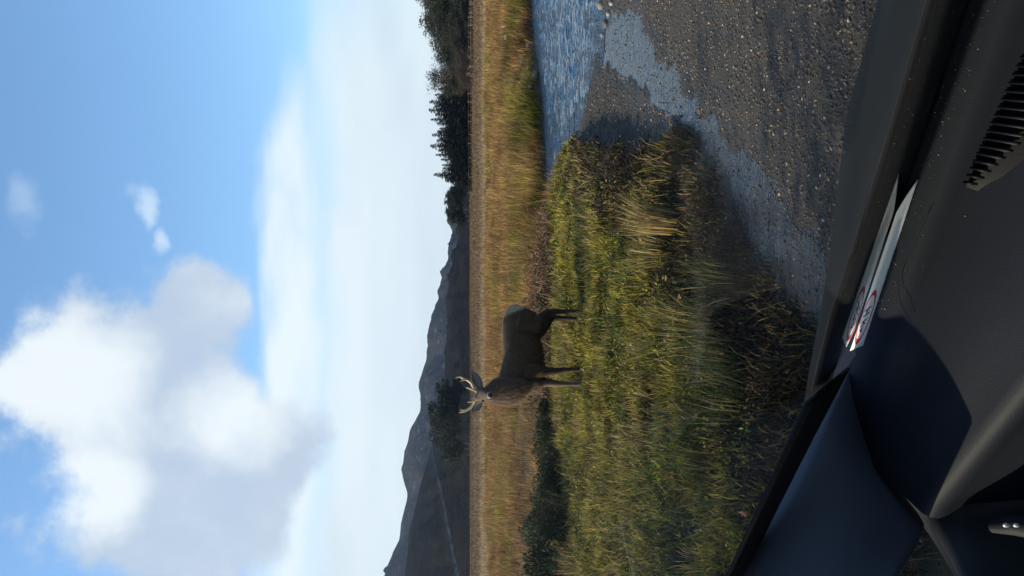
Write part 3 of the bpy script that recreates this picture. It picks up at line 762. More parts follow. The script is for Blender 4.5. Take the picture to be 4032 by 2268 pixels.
rush(1655, 640, 0.34, 70, (0.1, 0.0), 'short straw rush clump left of the leaning pale clump', GR, [4, 3, 3], 0.12, 0.5)
rush(1775, 720, 0.38, 110, (-0.1, 0.0), 'green rush clump spreading near the dark bank edge', GG, [4, 3, 2], 0.16, 0.7)
rush(1770, 835, 0.52, 130, (0.12, 0.0), 'tall thin rush clump with long pale stems below the stag', GG, [3, 3, 4], 0.14, 0.45)
rush(1800, 910, 0.44, 120, (0.2, 0.1), 'straw and green rush clump left of the tall thin clump', GG, [3, 2, 5], 0.14, 0.5)
rush(1820, 1010, 0.36, 120, (0.35, 0.0), 'low green rush clump bent over in the dark grass', GG, [5, 3, 1], 0.18, 0.5)
rush(1760, 1120, 0.30, 100, (0.45, 0.1), 'flattened green rush clump below the far foreleg', GG, [5, 3, 1], 0.2, 0.4)
rush(1408, 1180, 0.40, 90, (0.1, 0.0), 'pale rush clump growing between the gorse bushes', GR, [4, 3, 3], 0.2, 0.5)
rush(1425, 1290, 0.52, 140, (0.1, 0.0), 'rush clump fanning out in front of the big gorse bush', GR, [3, 3, 4], 0.25, 0.7)
rush(1445, 1420, 0.40, 90, (0.2, -0.1), 'yellow rush clump at the left edge of the bank', GR, [3, 3, 4], 0.2, 0.6)

M_YEL = plain('gorse_flower', (0.75, 0.45, 0.02), 0.6, 0, 50, 0.1)
def gorse(dx, dy, wdt, hgt, n, label, flowers=0, dark=1.0):
    p = gd(dx, dy, 0.0); zg = float(height(np.array([p.x]), np.array([p.y]))[0])
    o = empty('gorse_bush', (p.x, p.y, zg))
    nl = 26
    L = np.stack([RNG.uniform(-1, 1, nl) * wdt * 0.42, RNG.uniform(-1, 1, nl) * wdt * 0.30, RNG.uniform(0.25, 0.85, nl) * hgt], 1)
    L[:, 2] *= 1 - 0.45 * (np.abs(L[:, 0]) / (wdt * 0.5)) ** 2
    k = RNG.integers(0, nl, n); tone = RNG.uniform(0.6, 1.5, nl)
    d = RNG.normal(size=(n, 3)); d /= np.linalg.norm(d, axis=1)[:, None]
    P = L[k] + d * (RNG.uniform(0.45, 1.0, n) ** 0.6)[:, None] * np.array([wdt * 0.16, wdt * 0.16, hgt * 0.24]) 
    P[:, 2] = np.abs(P[:, 2])
    col = palette(n, [(0.016, 0.030, 0.012), (0.030, 0.048, 0.016), (0.05, 0.045, 0.02)], [4, 3, 1]) * tone[k][:, None] * dark
    link('foliage', leaf_mesh('foliage', P, RNG.uniform(0.03, 0.075, n), col, -0.3, 4.0, d + RNG.normal(0, 0.5, (n, 3))), M_LEAF, o)
    ch = [([(L[i][0] * 0.2, L[i][1] * 0.2, -0.03), tuple(L[i] * np.array([0.6, 0.6, 0.5])), tuple(L[i])], [0.012, 0.008, 0.003]) for i in range(nl)]
    link('stem', tube_mesh('stem', ch, 4), M_BARK, o)
    if flowers:
        fm = raw_mesh('flower', stone_verts(7) * 0.016, [ICO_F])
        for i in range(flowers):
            f = link('flower', fm, M_YEL, o); q = P[RNG.integers(0, n)]
            f.location = (q[0] * 0.5 + wdt * 0.08, -abs(q[1]) - wdt * 0.1, hgt * random.uniform(0.45, 0.7))
    return tag(o, label, 'bush', 'gorse bushes behind the grass')
gorse(1396, 1062, 0.75, 0.36, 3500, 'small dark gorse bush just left of the stag forelegs')
gorse(1410, 1150, 0.95, 0.48, 5000, 'gorse bush between the small one and the flowering one')
gorse(1416, 1262, 1.00, 0.52, 5500, 'gorse bush with a few yellow flowers left of the stag', 6)
gorse(1428, 1368, 1.35, 0.72, 9000, 'large dark gorse bush at the left edge of the picture')
gorse(1430, 1470, 1.30, 0.70, 7000, 'gorse bush cut by the left edge of the picture')
gorse(1388, 760, 0.55, 0.24, 1800, 'tiny green bush right of the stag hind legs', 0, 1.4)

# brambles: a tangle of arching dead canes behind the stag
br = empty('bramble_thicket', gd(1388, 800, 0.0))
NC = 900
ch = []
for i in range(NC):
    dy = random.uniform(545, 1010); dx = random.uniform(1362, 1396)
    p = gd(dx, dy, 0.0); zg = float(height(np.array([p.x]), np.array([p.y]))[0])
    p = Vector((p.x, p.y, zg)) - br.location
    a = random.uniform(0, 2 * PI); L = random.uniform(0.2, 0.6); hh = random.uniform(0.08, 0.34) * (0.75 if dy < 640 else 1)
    q1 = p + Vector((math.cos(a) * L * 0.4, math.sin(a) * L * 0.25, hh)); q2 = p + Vector((math.cos(a) * L, math.sin(a) * L * 0.5, hh * random.uniform(0.1, 0.9)))
    ch.append(([p, q1, q2], [0.007, 0.006, 0.003]))
cane_cols = [(0.13, 0.065, 0.04), (0.09, 0.05, 0.03), (0.22, 0.14, 0.08), (0.05, 0.035, 0.02)]
for j in range(4):
    link('cane_tangle', tube_mesh('cane_tangle', ch[j::4], 3, cane_cols[j]), M_TWIG, br)
NLB = 3000
kk = RNG.integers(0, NC, NLB)
P = np.array([tuple(Vector(ch[q][0][random.randint(0, 2)])) for q in kk]) + RNG.normal(0, 0.05, (NLB, 3))
P[:, 2] = np.maximum(P[:, 2], 0.0)
link('leaf_litter', leaf_mesh('leaf_litter', P, RNG.uniform(0.03, 0.08, NLB), palette(NLB, [(0.09, 0.05, 0.03), (0.05, 0.045, 0.02), (0.15, 0.09, 0.05)], [4, 3, 2]), 0, 2.0), M_TWIG, br)
for j in range(5):
    dy = 560 + 105 * j; p = gd(1372, dy, 0.0) - br.location
    link('cane', tube_mesh('cane', [([p, p + Vector((0.15, 0, 0.3)), p + Vector((0.5, 0.1, 0.42)), p + Vector((0.8, 0.1, 0.36))], [0.008, 0.007, 0.006, 0.003])], 4, (0.16, 0.08, 0.05)), M_TWIG, br)
tag(br, 'tangle of reddish brown dead brambles behind the stag', 'brambles')

# fallen leaves
lv = bmesh.new()
pts = [(0, -0.5), (0.16, -0.3), (0.3, -0.28), (0.24, -0.05), (0.36, 0.1), (0.18, 0.2), (0.12, 0.42), (0, 0.55), (-0.12, 0.42), (-0.18, 0.2), (-0.36, 0.1), (-0.24, -0.05), (-0.3, -0.28), (-0.16, -0.3)]
vs = [lv.verts.new((px, py, 0.25 * px * px + 0.12 * py * py + 0.05 * math.sin(9 * px))) for px, py in pts]
ctr = lv.verts.new((0, 0, -0.02))
for i in range(len(vs)): lv.faces.new((vs[i], vs[(i + 1) % len(vs)], ctr))
lme = bpy.data.meshes.new('fallen_leaf'); lv.to_mesh(lme); lv.free()
LEAF_L = ['brown fallen leaf below the stag forelegs, just right of the bent rushes', 'brown fallen leaf beside the flattened green rush clump', 'brown fallen leaf left of the flattened green rush clump',
          'fallen leaf lowest in the dark grass, close to the pillar', 'brown fallen leaf beside the green rush clump at the bank edge', 'upper of two fallen leaves right of the short straw clump', 'fallen leaf nearest the short straw rush clump',
          'brown fallen leaf between the two tall rush clumps', 'brown fallen leaf in front of the bent green rushes', 'fallen leaf on the gravel side of the channel, farther from the car', 'fallen leaf in lit grass right below the stag hind legs',
          'orange brown fallen leaf on the gravel nearest the dashboard']
M_DEAD = plain('dead_leaf', (0.30, 0.13, 0.06), 0.8, 0.2, 30, 0.4)
for i, (dx, dy) in enumerate([(1790, 1045), (1812, 1122), (1798, 1180), (1920, 1292), (1728, 748), (1700, 700), (1680, 690), (1745, 960), (1840, 1000), (1870, 420), (1650, 905), (1985, 470)]):
    p = gd(dx, dy, -0.03); z = float(height(np.array([p.x]), np.array([p.y]))[0])
    o = link('fallen_leaf', lme, M_DEAD); q = random.uniform(0.03, 0.052)
    o.location = (p.x, p.y, z + (0.075 if p.x < 0.3 else 0.02)); o.scale = (q, q, q); o.rotation_euler = (random.uniform(-.5, .5) + 0.5, random.uniform(-.5, .5), random.random() * 6)
    tag(o, LEAF_L[i], 'leaf', 'fallen leaves')

# ------------------------------------------------------------------ the stag
DX0, DDEP = -0.964, 9.9
def Wp(r, z, dep):
    """a point measured across (r) and up (z) the stag's picture plane, at its own distance"""
    k = dep / DDEP
    return Vector(((DX0 + r) * k, dep, CAM_H + (z - CAM_H) * k))
stag_c = Wp(0.2, 0, DDEP)
stag = empty('red_deer', (stag_c.x, stag_c.y, 0.0))
tag(stag, 'dark brown young stag standing on the bank facing the camera', 'deer')
OFF = Vector(stag.location)
def Wl(r, z, dep): return Wp(r, z, dep) - OFF
A_ = Vector((-math.cos(rad(25)), -math.sin(rad(25)), 0)); L_ = Vector((math.sin(rad(25)), -math.cos(rad(25)), 0))
def axis_pt(s, l, z): return Vector((stag_c.x, DDEP, 0)) + A_ * s + L_ * l + Vector((0, 0, z)) - OFF
def ring_loft(bm, rings):
    """rings of equal length, closed loops; capped at both ends"""
    vr = [[bm.verts.new(p) for p in rg] for rg in rings]
    n = len(vr[0])
    for a, b in zip(vr, vr[1:]):
        for i in range(n):
            bm.faces.new((a[i], a[(i + 1) % n], b[(i + 1) % n], b[i]))
    bm.faces.new(vr[0][::-1]); bm.faces.new(vr[-1])
def ell(c, u, v, ru, rv, n=20, flat_low=0.0):
    out = []
    for i in range(n):
        t_ = 2 * PI * i / n
        out.append(c + u * (math.cos(t_) * ru) + v * (math.sin(t_) * rv))
    return out
def limb(bm, pts, radii, n=14, squash=1.0):
    pts = [Vector(p) for p in pts]
    # smooth resample
    P, R = [], []
    m_ = len(pts)
    for i in range(m_ - 1):
        p0, p1, p2, p3 = pts[max(0, i - 1)], pts[i], pts[i + 1], pts[min(m_ - 1, i + 2)]
        for j in range(4):
            t_ = j / 4
            P.append(0.5 * ((2 * p1) + (p2 - p0) * t_ + (2 * p0 - 5 * p1 + 4 * p2 - p3) * t_ ** 2 + (3 * p1 - p0 - 3 * p2 + p3) * t_ ** 3))
            R.append(radii[i] * (1 - t_) + radii[i + 1] * t_)
    P.append(pts[-1]); R.append(radii[-1])
    rings = []
    for i, p in enumerate(P):
        d = (P[min(i + 1, len(P) - 1)] - P[max(i - 1, 0)]).normalized()
        u = d.cross(L_).normalized(); v = d.cross(u).normalized()
        rings.append(ell(p, u, v, R[i], R[i] * squash, n))
    ring_loft(bm, rings)
bm = bmesh.new()
Zv = Vector((0, 0, 1))
tor = [(-0.555, 0.90, 0.80, 0.05), (-0.52, 0.965, 0.70, 0.09), (-0.44, 1.005, 0.60, 0.135), (-0.32, 1.03, 0.56, 0.165), (-0.20, 1.03, 0.575, 0.17), (-0.10, 1.028, 0.575, 0.175), (0.0, 1.028, 0.545, 0.185), (0.12, 1.03, 0.535, 0.19),
       (0.24, 1.045, 0.53, 0.18), (0.34, 1.07, 0.535, 0.165), (0.43, 1.075, 0.56, 0.15), (0.51, 1.06, 0.62, 0.125), (0.565, 1.0, 0.70, 0.085), (0.595, 0.92, 0.78, 0.04)]
ring_loft(bm, [ell(axis_pt(s, 0, (a + b) / 2 - 0.006), L_, Zv, w_ * 1.05, (a - b) / 2 + 0.012, 24) for s, a, b, w_ in tor])
# neck: thick and maned, rising from the shoulders
nk = [((-0.22, 0.84, 9.70), 0.14, 0.20), ((-0.31, 0.93, 9.66), 0.175, 0.19), ((-0.355, 1.03, 9.63), 0.168, 0.17), ((-0.388, 1.14, 9.62), 0.136, 0.14), ((-0.402, 1.24, 9.61), 0.095, 0.105), ((-0.405, 1.31, 9.60), 0.075, 0.085)]
rg = []
for (r_, z_, d_), ru, rv in nk:
    rg.append(ell(Wl(r_, z_, d_), Vector((0.95, 0.0, 0.28)), Vector((0.1, 1, 0.15)).normalized(), ru, rv, 20))
ring_loft(bm, rg)
# head, turned to the camera
hd = [((-0.405, 1.325, 9.66), 0.055, 0.050), ((-0.404, 1.335, 9.60), 0.078, 0.070), ((-0.403, 1.325, 9.54), 0.083, 0.074), ((-0.402, 1.295, 9.49), 0.076, 0.068), ((-0.404, 1.260, 9.44), 0.057, 0.056),
      ((-0.406, 1.228, 9.395), 0.046, 0.048), ((-0.408, 1.202, 9.355), 0.044, 0.042), ((-0.409, 1.188, 9.325), 0.040, 0.037), ((-0.41, 1.180, 9.305), 0.026, 0.024)]
ring_loft(bm, [ell(Wl(*c_), Vector((1, 0, 0)), Vector((0, 0.5, 0.86)), ru, rv, 18) for c_, ru, rv in hd])
# legs
limb(bm, [Wl(-0.115, 0.74, 9.60), Wl(-0.105, 0.58, 9.59), Wl(-0.105, 0.44, 9.60), Wl(-0.10, 0.335, 9.60), Wl(-0.09, 0.27, 9.605), Wl(-0.085, 0.14, 9.61), Wl(-0.085, 0.075, 9.61), Wl(-0.08, 0.02, 9.60), Wl(-0.078, -0.03, 9.595)],
     [0.100, 0.080, 0.054, 0.042, 0.035, 0.027, 0.032, 0.028, 0.035])
limb(bm, [Wl(-0.22, 0.74, 9.78), Wl(-0.235, 0.60, 9.78), Wl(-0.25, 0.46, 9.79), Wl(-0.262, 0.345, 9.79), Wl(-0.266, 0.28, 9.79), Wl(-0.272, 0.15, 9.80), Wl(-0.274, 0.08, 9.80), Wl(-0.276, 0.03, 9.79), Wl(-0.278, -0.01, 9.785)],
     [0.094, 0.078, 0.055, 0.044, 0.037, 0.027, 0.032, 0.028, 0.035])
limb(bm, [Wl(0.50, 0.84, 9.96), Wl(0.47, 0.70, 9.94), Wl(0.475, 0.60, 9.93), Wl(0.55, 0.53, 9.94), Wl(0.635, 0.455, 9.96), Wl(0.658, 0.38, 9.96), Wl(0.662, 0.24, 9.96), Wl(0.660, 0.12, 9.96), Wl(0.655, 0.045, 9.95), Wl(0.65, -0.005, 9.94)],
     [0.172, 0.161, 0.136, 0.094, 0.057, 0.044, 0.031, 0.031, 0.030, 0.036])
limb(bm, [Wl(0.48, 0.84, 10.10), Wl(0.43, 0.70, 10.10), Wl(0.42, 0.60, 10.10), Wl(0.48, 0.51, 10.11), Wl(0.555, 0.43, 10.12), Wl(0.578, 0.36, 10.12), Wl(0.578, 0.24, 10.12), Wl(0.572, 0.13, 10.12), Wl(0.565, 0.06, 10.11), Wl(0.56, 0.01, 10.10)],
     [0.161, 0.149, 0.124, 0.090, 0.054, 0.043, 0.030, 0.030, 0.029, 0.036])
bmesh.ops.recalc_face_normals(bm, faces=bm.faces)
me0 = bpy.data.meshes.new('body'); bm.to_mesh(me0); bm.free()
tmp = bpy.data.objects.new('tmp_body', me0); COL.objects.link(tmp)
md = tmp.modifiers.new('r', 'REMESH'); md.mode = 'VOXEL'; md.voxel_size = 0.0095; md.use_smooth_shade = True
sm = tmp.modifiers.new('s', 'SMOOTH'); sm.factor = 0.5; sm.iterations = 5
dg = bpy.context.evaluated_depsgraph_get()
bme = bpy.data.meshes.new_from_object(tmp.evaluated_get(dg))
bpy.data.objects.remove(tmp); bme.name = 'body'
nv = len(bme.vertices); co = np.empty(nv * 3, np.float32); bme.vertices.foreach_get('co', co); co = co.reshape(-1, 3)
wc = co + np.array(OFF)[None]
kk = DDEP / wc[:, 1]; rr_ = wc[:, 0] * kk - DX0; zz_ = CAM_H + (wc[:, 2] - CAM_H) * kk
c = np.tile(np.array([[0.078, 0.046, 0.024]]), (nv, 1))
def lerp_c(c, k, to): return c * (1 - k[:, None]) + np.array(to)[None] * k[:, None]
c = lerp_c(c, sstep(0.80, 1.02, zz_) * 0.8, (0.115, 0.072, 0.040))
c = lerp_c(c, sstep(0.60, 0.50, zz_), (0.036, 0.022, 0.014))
neck_k = sstep(-0.16, -0.34, rr_) * sstep(0.55, 0.7, zz_)
c = lerp_c(c, neck_k * 0.9, (0.135, 0.088, 0.056))
front_far = sstep(-0.19, -0.23, rr_) * sstep(0.62, 0.5, zz_)
c = lerp_c(c, front_far, (0.12, 0.088, 0.066))
rump = sstep(0.615, 0.665, rr_ + 0.35 * (zz_ - 0.90)) * sstep(0.72, 0.80, zz_)
c = lerp_c(c, rump, (0.55, 0.40, 0.25))
face = sstep(9.56, 9.50, wc[:, 1]) * sstep(1.14, 1.18, zz_)
c = lerp_c(c, face, (0.10, 0.072, 0.055))
ring = sstep(9.372, 9.355, wc[:, 1]) * sstep(1.12, 1.16, zz_)
c = lerp_c(c, ring * 0.95, (0.30, 0.26, 0.22))
c = c * (0.85 + 0.3 * RNG.random((nv, 1)))
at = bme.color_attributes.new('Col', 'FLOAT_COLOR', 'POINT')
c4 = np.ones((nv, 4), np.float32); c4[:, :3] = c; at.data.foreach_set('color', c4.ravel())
m, t, b = new_mat('deer_coat')
tcv = t.n('ShaderNodeTexCoord').outputs['Object']
fv = t.vm('MULTIPLY', tcv, (18, 18, 60))
f1 = t.noise(fv, 1.6, 5, 0.7); f2 = t.noise(tcv, 7.0, 4, 0.6)
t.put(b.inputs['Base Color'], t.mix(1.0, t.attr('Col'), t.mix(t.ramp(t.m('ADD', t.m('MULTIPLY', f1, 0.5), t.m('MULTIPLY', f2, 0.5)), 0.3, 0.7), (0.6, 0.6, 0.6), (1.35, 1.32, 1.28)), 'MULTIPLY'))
b.inputs['Roughness'].default_value = 0.85; b.inputs['Specular IOR Level'].default_value = 0.15
b.inputs['Sheen Weight'].default_value = 0.08; b.inputs['Sheen Roughness'].default_value = 0.5
bn = t.n('ShaderNodeBump'); bn.inputs['Strength'].default_value = 0.6; bn.inputs['Distance'].default_value = 0.012
t.put(bn.inputs['Height'], t.m('ADD', f1, t.m('MULTIPLY', f2, 0.6))); t.put(b.inputs['Normal'], bn.outputs[0])
M_COAT = m
bme.materials.clear(); bme.materials.append(M_COAT)
link('body', bme, None, stag)
# coat hair: fine strands over the body, long on neck and chest
nrm = np.empty(nv * 3, np.float32); bme.vertices.foreach_get('normal', nrm); nrm = nrm.reshape(-1, 3)
def hair(name, sel, n, length, mat, droop, gain, width=0.0032):
    idx = RNG.choice(np.where(sel)[0], n)
    P0 = co[idx] + RNG.normal(0, 0.004, (n, 3)); N0 = nrm[idx]
    D = N0 * 0.55 + np.array([0, 0, -droop])[None] - np.array(A_)[None] * 0.35 + RNG.normal(0, 0.22, (n, 3))
    D /= np.linalg.norm(D, axis=1)[:, None]
    ln = length * rnd(n, 0.5, 1.3)[:, None]
    sd = np.cross(D, N0); sd /= np.linalg.norm(sd, axis=1)[:, None] + 1e-9
    tip = P0 + D * ln + np.array([0, 0, -0.25 * droop])[None] * ln
    V = np.stack([P0 - sd * width, P0 + sd * width, tip], 1).reshape(-1, 3)
    i = np.arange(n)[:, None] * 3
    me = raw_mesh(name, V, [i + np.array([[0, 1, 2]])], np.repeat(c[idx] * gain * rnd((n, 1), 0.6, 1.4), 3, 0))
    return link(name, me, mat, stag)
M_HAIR = leafy('deer_hair', 0.25, 0.7, spec=0.2)
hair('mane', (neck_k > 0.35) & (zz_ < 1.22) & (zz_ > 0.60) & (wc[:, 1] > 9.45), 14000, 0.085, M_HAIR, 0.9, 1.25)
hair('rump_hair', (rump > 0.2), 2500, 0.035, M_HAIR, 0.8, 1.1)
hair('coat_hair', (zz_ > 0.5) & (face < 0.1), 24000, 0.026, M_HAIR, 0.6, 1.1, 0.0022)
# antlers
m, t, b = new_mat('antler'); tcv = t.n('ShaderNodeTexCoord').outputs['Object']
f = t.noise(tcv, 40, 4, 0.6); t.put(b.inputs['Base Color'], t.mix(t.ramp(f, 0.35, 0.7), (0.72, 0.56, 0.36), (0.48, 0.34, 0.20))); b.inputs['Roughness'].default_value = 0.5
M_ANT = m
def antler(label, beam, fork, brow):
    bm = bmesh.new()
    limb(bm, [Wl(*q[:3]) for q in beam], [q[3] * 1.18 for q in beam], 10)
    limb(bm, [Wl(*q[:3]) for q in fork], [q[3] * 1.18 for q in fork], 8)
    limb(bm, [Wl(*q[:3]) for q in brow], [q[3] * 1.18 for q in brow], 8)
    bmesh.ops.recalc_face_normals(bm, faces=bm.faces)
    me = bpy.data.meshes.new('antler'); bm.to_mesh(me); bm.free()
    for p_ in me.polygons: p_.use_smooth = True
    o = link('antler', me, M_ANT, stag); o['label'] = label
antler('forked pale antler on the right of the head',
       [(-0.355, 1.365, 9.56, 0.017), (-0.342, 1.388, 9.56, 0.015), (-0.302, 1.408, 9.58, 0.0125), (-0.249, 1.434, 9.58, 0.0125), (-0.208, 1.489, 9.57, 0.012), (-0.190, 1.535, 9.55, 0.011), (-0.170, 1.578, 9.53, 0.0095), (-0.184, 1.63, 9.51, 0.003)],
       [(-0.206, 1.49, 9.57, 0.010), (-0.208, 1.53, 9.54, 0.009), (-0.227, 1.572, 9.51, 0.003)],
       [(-0.345, 1.385, 9.55, 0.011), (-0.332, 1.42, 9.51, 0.0095), (-0.318, 1.46, 9.49, 0.008), (-0.306, 1.502, 9.48, 0.003)])
antler('forked pale antler on the left of the head',
       [(-0.452, 1.362, 9.56, 0.017), (-0.470, 1.385, 9.56, 0.015), (-0.515, 1.405, 9.57, 0.0135), (-0.56, 1.438, 9.57, 0.0135), (-0.598, 1.498, 9.56, 0.012), (-0.618, 1.545, 9.54, 0.0095), (-0.626, 1.588, 9.53, 0.003)],
       [(-0.595, 1.495, 9.56, 0.010), (-0.596, 1.54, 9.53, 0.008), (-0.590, 1.58, 9.51, 0.003)],
       [(-0.472, 1.385, 9.55, 0.010), (-0.484, 1.41, 9.52, 0.009), (-0.490, 1.44, 9.50, 0.007), (-0.494, 1.482, 9.49, 0.003)])
# ears: cupped leaves of hide
def ear(root, tip, hw, cup, label):
    root, tip = Wl(*root), Wl(*tip); d = tip - root; L = d.length; d.normalize()
    toward = Vector((0, -1, 0.1)).normalized(); side = d.cross(toward).normalized(); nn = side.cross(d).normalized()
    n, k = 10, 9; V = []; C = []
    prof = [0.30, 0.62, 0.84, 0.97, 1.0, 0.95, 0.82, 0.62, 0.36, 0.06]
    for layer in (0, 1):
        for i in range(n):
            f = i / (n - 1)
            for j in range(k):
                u = (j / (k - 1)) * 2 - 1
                V.append(root + d * (L * f) + side * (hw * prof[i] * u) + nn * (cup * (u * u - 0.4) * prof[i] - 0.010 * layer * (1 - u * u) - 0.002 * layer))
                fur = 0.5 + 0.5 * math.sin(37 * f + 11 * u)
                C.append((0.15 + 0.2 * fur * (1 - abs(u)), 0.13 + 0.17 * fur * (1 - abs(u)), 0.105 + 0.14 * fur * (1 - abs(u))) if layer == 0 and abs(u) < 0.8 else (0.045, 0.032, 0.022))
    F = []
    for layer in (0, 1):
        o_ = layer * n * k
        for i in range(n - 1):
            for j in range(k - 1):
                q = (o_ + i * k + j, o_ + i * k + j + 1, o_ + (i + 1) * k + j + 1, o_ + (i + 1) * k + j)
                F.append(q if layer == 0 else q[::-1])
    o2 = n * k
    for i in range(n - 1):
        for j in (0, k - 1):
            F.append((i * k + j, (i + 1) * k + j, o2 + (i + 1) * k + j, o2 + i * k + j))
    me = raw_mesh('ear', np.array([v[:] for v in V]), [np.array(F)], np.array(C), smooth=True)
    o = link('ear', me, M_HAIR, stag); o['label'] = label
ear((-0.335, 1.300, 9.57), (-0.085, 1.425, 9.60), 0.056, 0.030, 'big furry ear held out to the right')
ear((-0.470, 1.300, 9.57), (-0.625, 1.420, 9.60), 0.050, 0.030, 'dark cupped ear held out to the left')
M_BLACK = plain('eye_black', (0.008, 0.006, 0.005), 0.12, 0, 10, 0.1)
M_NOSE = plain('nose_black', (0.012, 0.011, 0.012), 0.35, 0.4, 90, 0.3)
def ball(name, c_, r_, sc, mat, parent):
    bm = bmesh.new(); bmesh.ops.create_uvsphere(bm, u_segments=14, v_segments=10, radius=r_)
    bmesh.ops.scale(bm, vec=sc, verts=bm.verts); bmesh.ops.translate(bm, vec=c_, verts=bm.verts)
    me = bpy.data.meshes.new(name); bm.to_mesh(me); bm.free()
    for p_ in me.polygons: p_.use_smooth = True
    return link(name, me, mat, parent)
ball('eye', Wl(-0.480, 1.285, 9.475), 0.0155, (0.8, 1, 1), M_BLACK, stag)
ball('eye', Wl(-0.326, 1.285, 9.475), 0.0155, (0.8, 1, 1), M_BLACK, stag)
ball('nose', Wl(-0.409, 1.192, 9.308), 0.031, (1.15, 0.65, 0.95), M_NOSE, stag)
# tail and hooves
bm = bmesh.new(); limb(bm, [axis_pt(-0.53, 0, 0.93), axis_pt(-0.575, 0, 0.88), axis_pt(-0.59, 0, 0.80)], [0.03, 0.032, 0.012], 8)
bmesh.ops.recalc_face_normals(bm, faces=bm.faces); me = bpy.data.meshes.new('tail'); bm.to_mesh(me); bm.free()
link('tail', me, plain('tail_fur', (0.30, 0.20, 0.11), 0.9, 0.5, 60, 0.3), stag)
for (r_, z_, d_) in [(-0.078, -0.015, 9.59), (-0.278, 0.005, 9.78), (0.65, 0.012, 9.935), (0.56, 0.03, 10.095)]:
    bm = bmesh.new(); cc = Wl(r_, z_, d_)
    for s_ in (-1, 1):
        q = cc + L_ * 0.014 * s_
        ring_loft(bm, [ell(q + Vector((0, 0, -0.045)) + A_ * 0.012, A_, L_, 0.036, 0.014, 10), ell(q + A_ * 0.004, A_, L_, 0.026, 0.013, 10), ell(q + Vector((0, 0, 0.03)) - A_ * 0.004, A_, L_, 0.018, 0.012, 10)])
    bmesh.ops.recalc_face_normals(bm, faces=bm.faces); me = bpy.data.meshes.new('hoof'); bm.to_mesh(me); bm.free()
    link('hoof', me, M_NOSE, stag)

# ------------------------------------------------------------------ the car the picture is taken from
TH = rad(33.0)
CR = Vector((math.cos(TH), -math.sin(TH), 0)); CF = Vector((math.sin(TH), math.cos(TH), 0))
CZ0 = CAM_H + 0.16                               # camera height above the wheels' ground
car = empty('car', (0, 0, -0.16), -TH)
tag(car, 'dark interior of the parked car seen from the front seat', 'car')
def cray(dx, dy):
    d = ray((1449 - dy) * K, dx * K); return Vector((d.dot(CR), d.dot(CF), d.z))
H_B, B_0, RK = 0.48, 0.757, math.tan(rad(42.0))
def L3(p): return Vector((p[0], p[1], p[2] + CZ0))      # camera-based car coordinates -> the car's own
def on_glass(dx, dy, off=0.0):
    d = cray(dx, dy); t_ = (B_0 - off - H_B / RK) / (d.y + d.z / RK); return d * t_
def on_dash(dx, dy, off=0.0):
    d = cray(dx, dy); t_ = (-0.485 - 0.25 * 0.76 + off) / (d.z - 0.25 * d.y); return d * t_
def on_side(dx, dy, a=-0.745):
    d = cray(dx, dy); return d * (a / d.x)
def on_c(dx, dy, c_):
    d = cray(dx, dy); return d * (c_ / d.z)
def glass_b(c_): return B_0 - (c_ + H_B) / RK
def grid_mesh(name, rows, smooth=True):
    nu = len(rows[0]); V = np.array([L3(p)[:] for r_ in rows for p in r_])
    i = (np.arange(len(rows) - 1)[:, None] * nu + np.arange(nu - 1)[None, :]).ravel()
    return raw_mesh(name, V, [np.stack([i, i + 1, i + nu + 1, i + nu], 1)], smooth=smooth)
def spline(pts, n):
    pts = [Vector(p) for p in pts]; out = []; m_ = len(pts)
    for q in range(n):
        f = q / (n - 1) * (m_ - 1); i = min(int(f), m_ - 2); t_ = f - i
        p0, p1, p2, p3 = pts[max(0, i - 1)], pts[i], pts[i + 1], pts[min(m_ - 1, i + 2)]
        out.append(0.5 * ((2 * p1) + (p2 - p0) * t_ + (2 * p0 - 5 * p1 + 4 * p2 - p3) * t_ ** 2 + (3 * p1 - p0 - 3 * p2 + p3) * t_ ** 3))
    return out
def solid(o, th, off=-1.0):
    md = o.modifiers.new('thick', 'SOLIDIFY'); md.thickness = th; md.offset = off
    return o
def plastic(name, col, rough, grain=900.0, bump=0.25, spec=0.45):
    m, t, b = new_mat(name)
    tcv = t.n('ShaderNodeTexCoord').outputs['Object']
    v = t.n('ShaderNodeTexVoronoi'); v.inputs['Scale'].default_value = grain; t.put(v.inputs['Vector'], tcv)
    n_ = t.noise(tcv, 6.0, 4, 0.6)
    t.put(b.inputs['Base Color'], t.mix(n_, [q * 0.85 for q in col], [q * 1.15 for q in col]))
    t.put(b.inputs['Roughness'], t.ramp(n_, 0.2, 0.8, False, rough - 0.05, rough + 0.06)); b.inputs['Specular IOR Level'].default_value = spec
    bn = t.n('ShaderNodeBump'); bn.inputs['Strength'].default_value = bump; bn.inputs['Distance'].default_value = 0.0008
    t.put(bn.inputs['Height'], v.outputs['Distance']); t.put(b.inputs['Normal'], bn.outputs[0])
    return m
M_DASH = plastic('dash_plastic', (0.008, 0.0098, 0.0145), 0.62, 700, 0.25, 0.16)
M_TRIM = plastic('pillar_plastic', (0.062, 0.070, 0.094), 0.6, 1400, 0.15)
M_RUBB = plastic('black_rubber', (0.008, 0.008, 0.009), 0.7, 500, 0.2, 0.25)
M_COWL = plastic('black_cowl', (0.014, 0.015, 0.015), 0.6, 300, 0.3, 0.3)
M_LINER = plastic('headliner', (0.16, 0.155, 0.15), 0.9, 900, 0.3, 0.1)
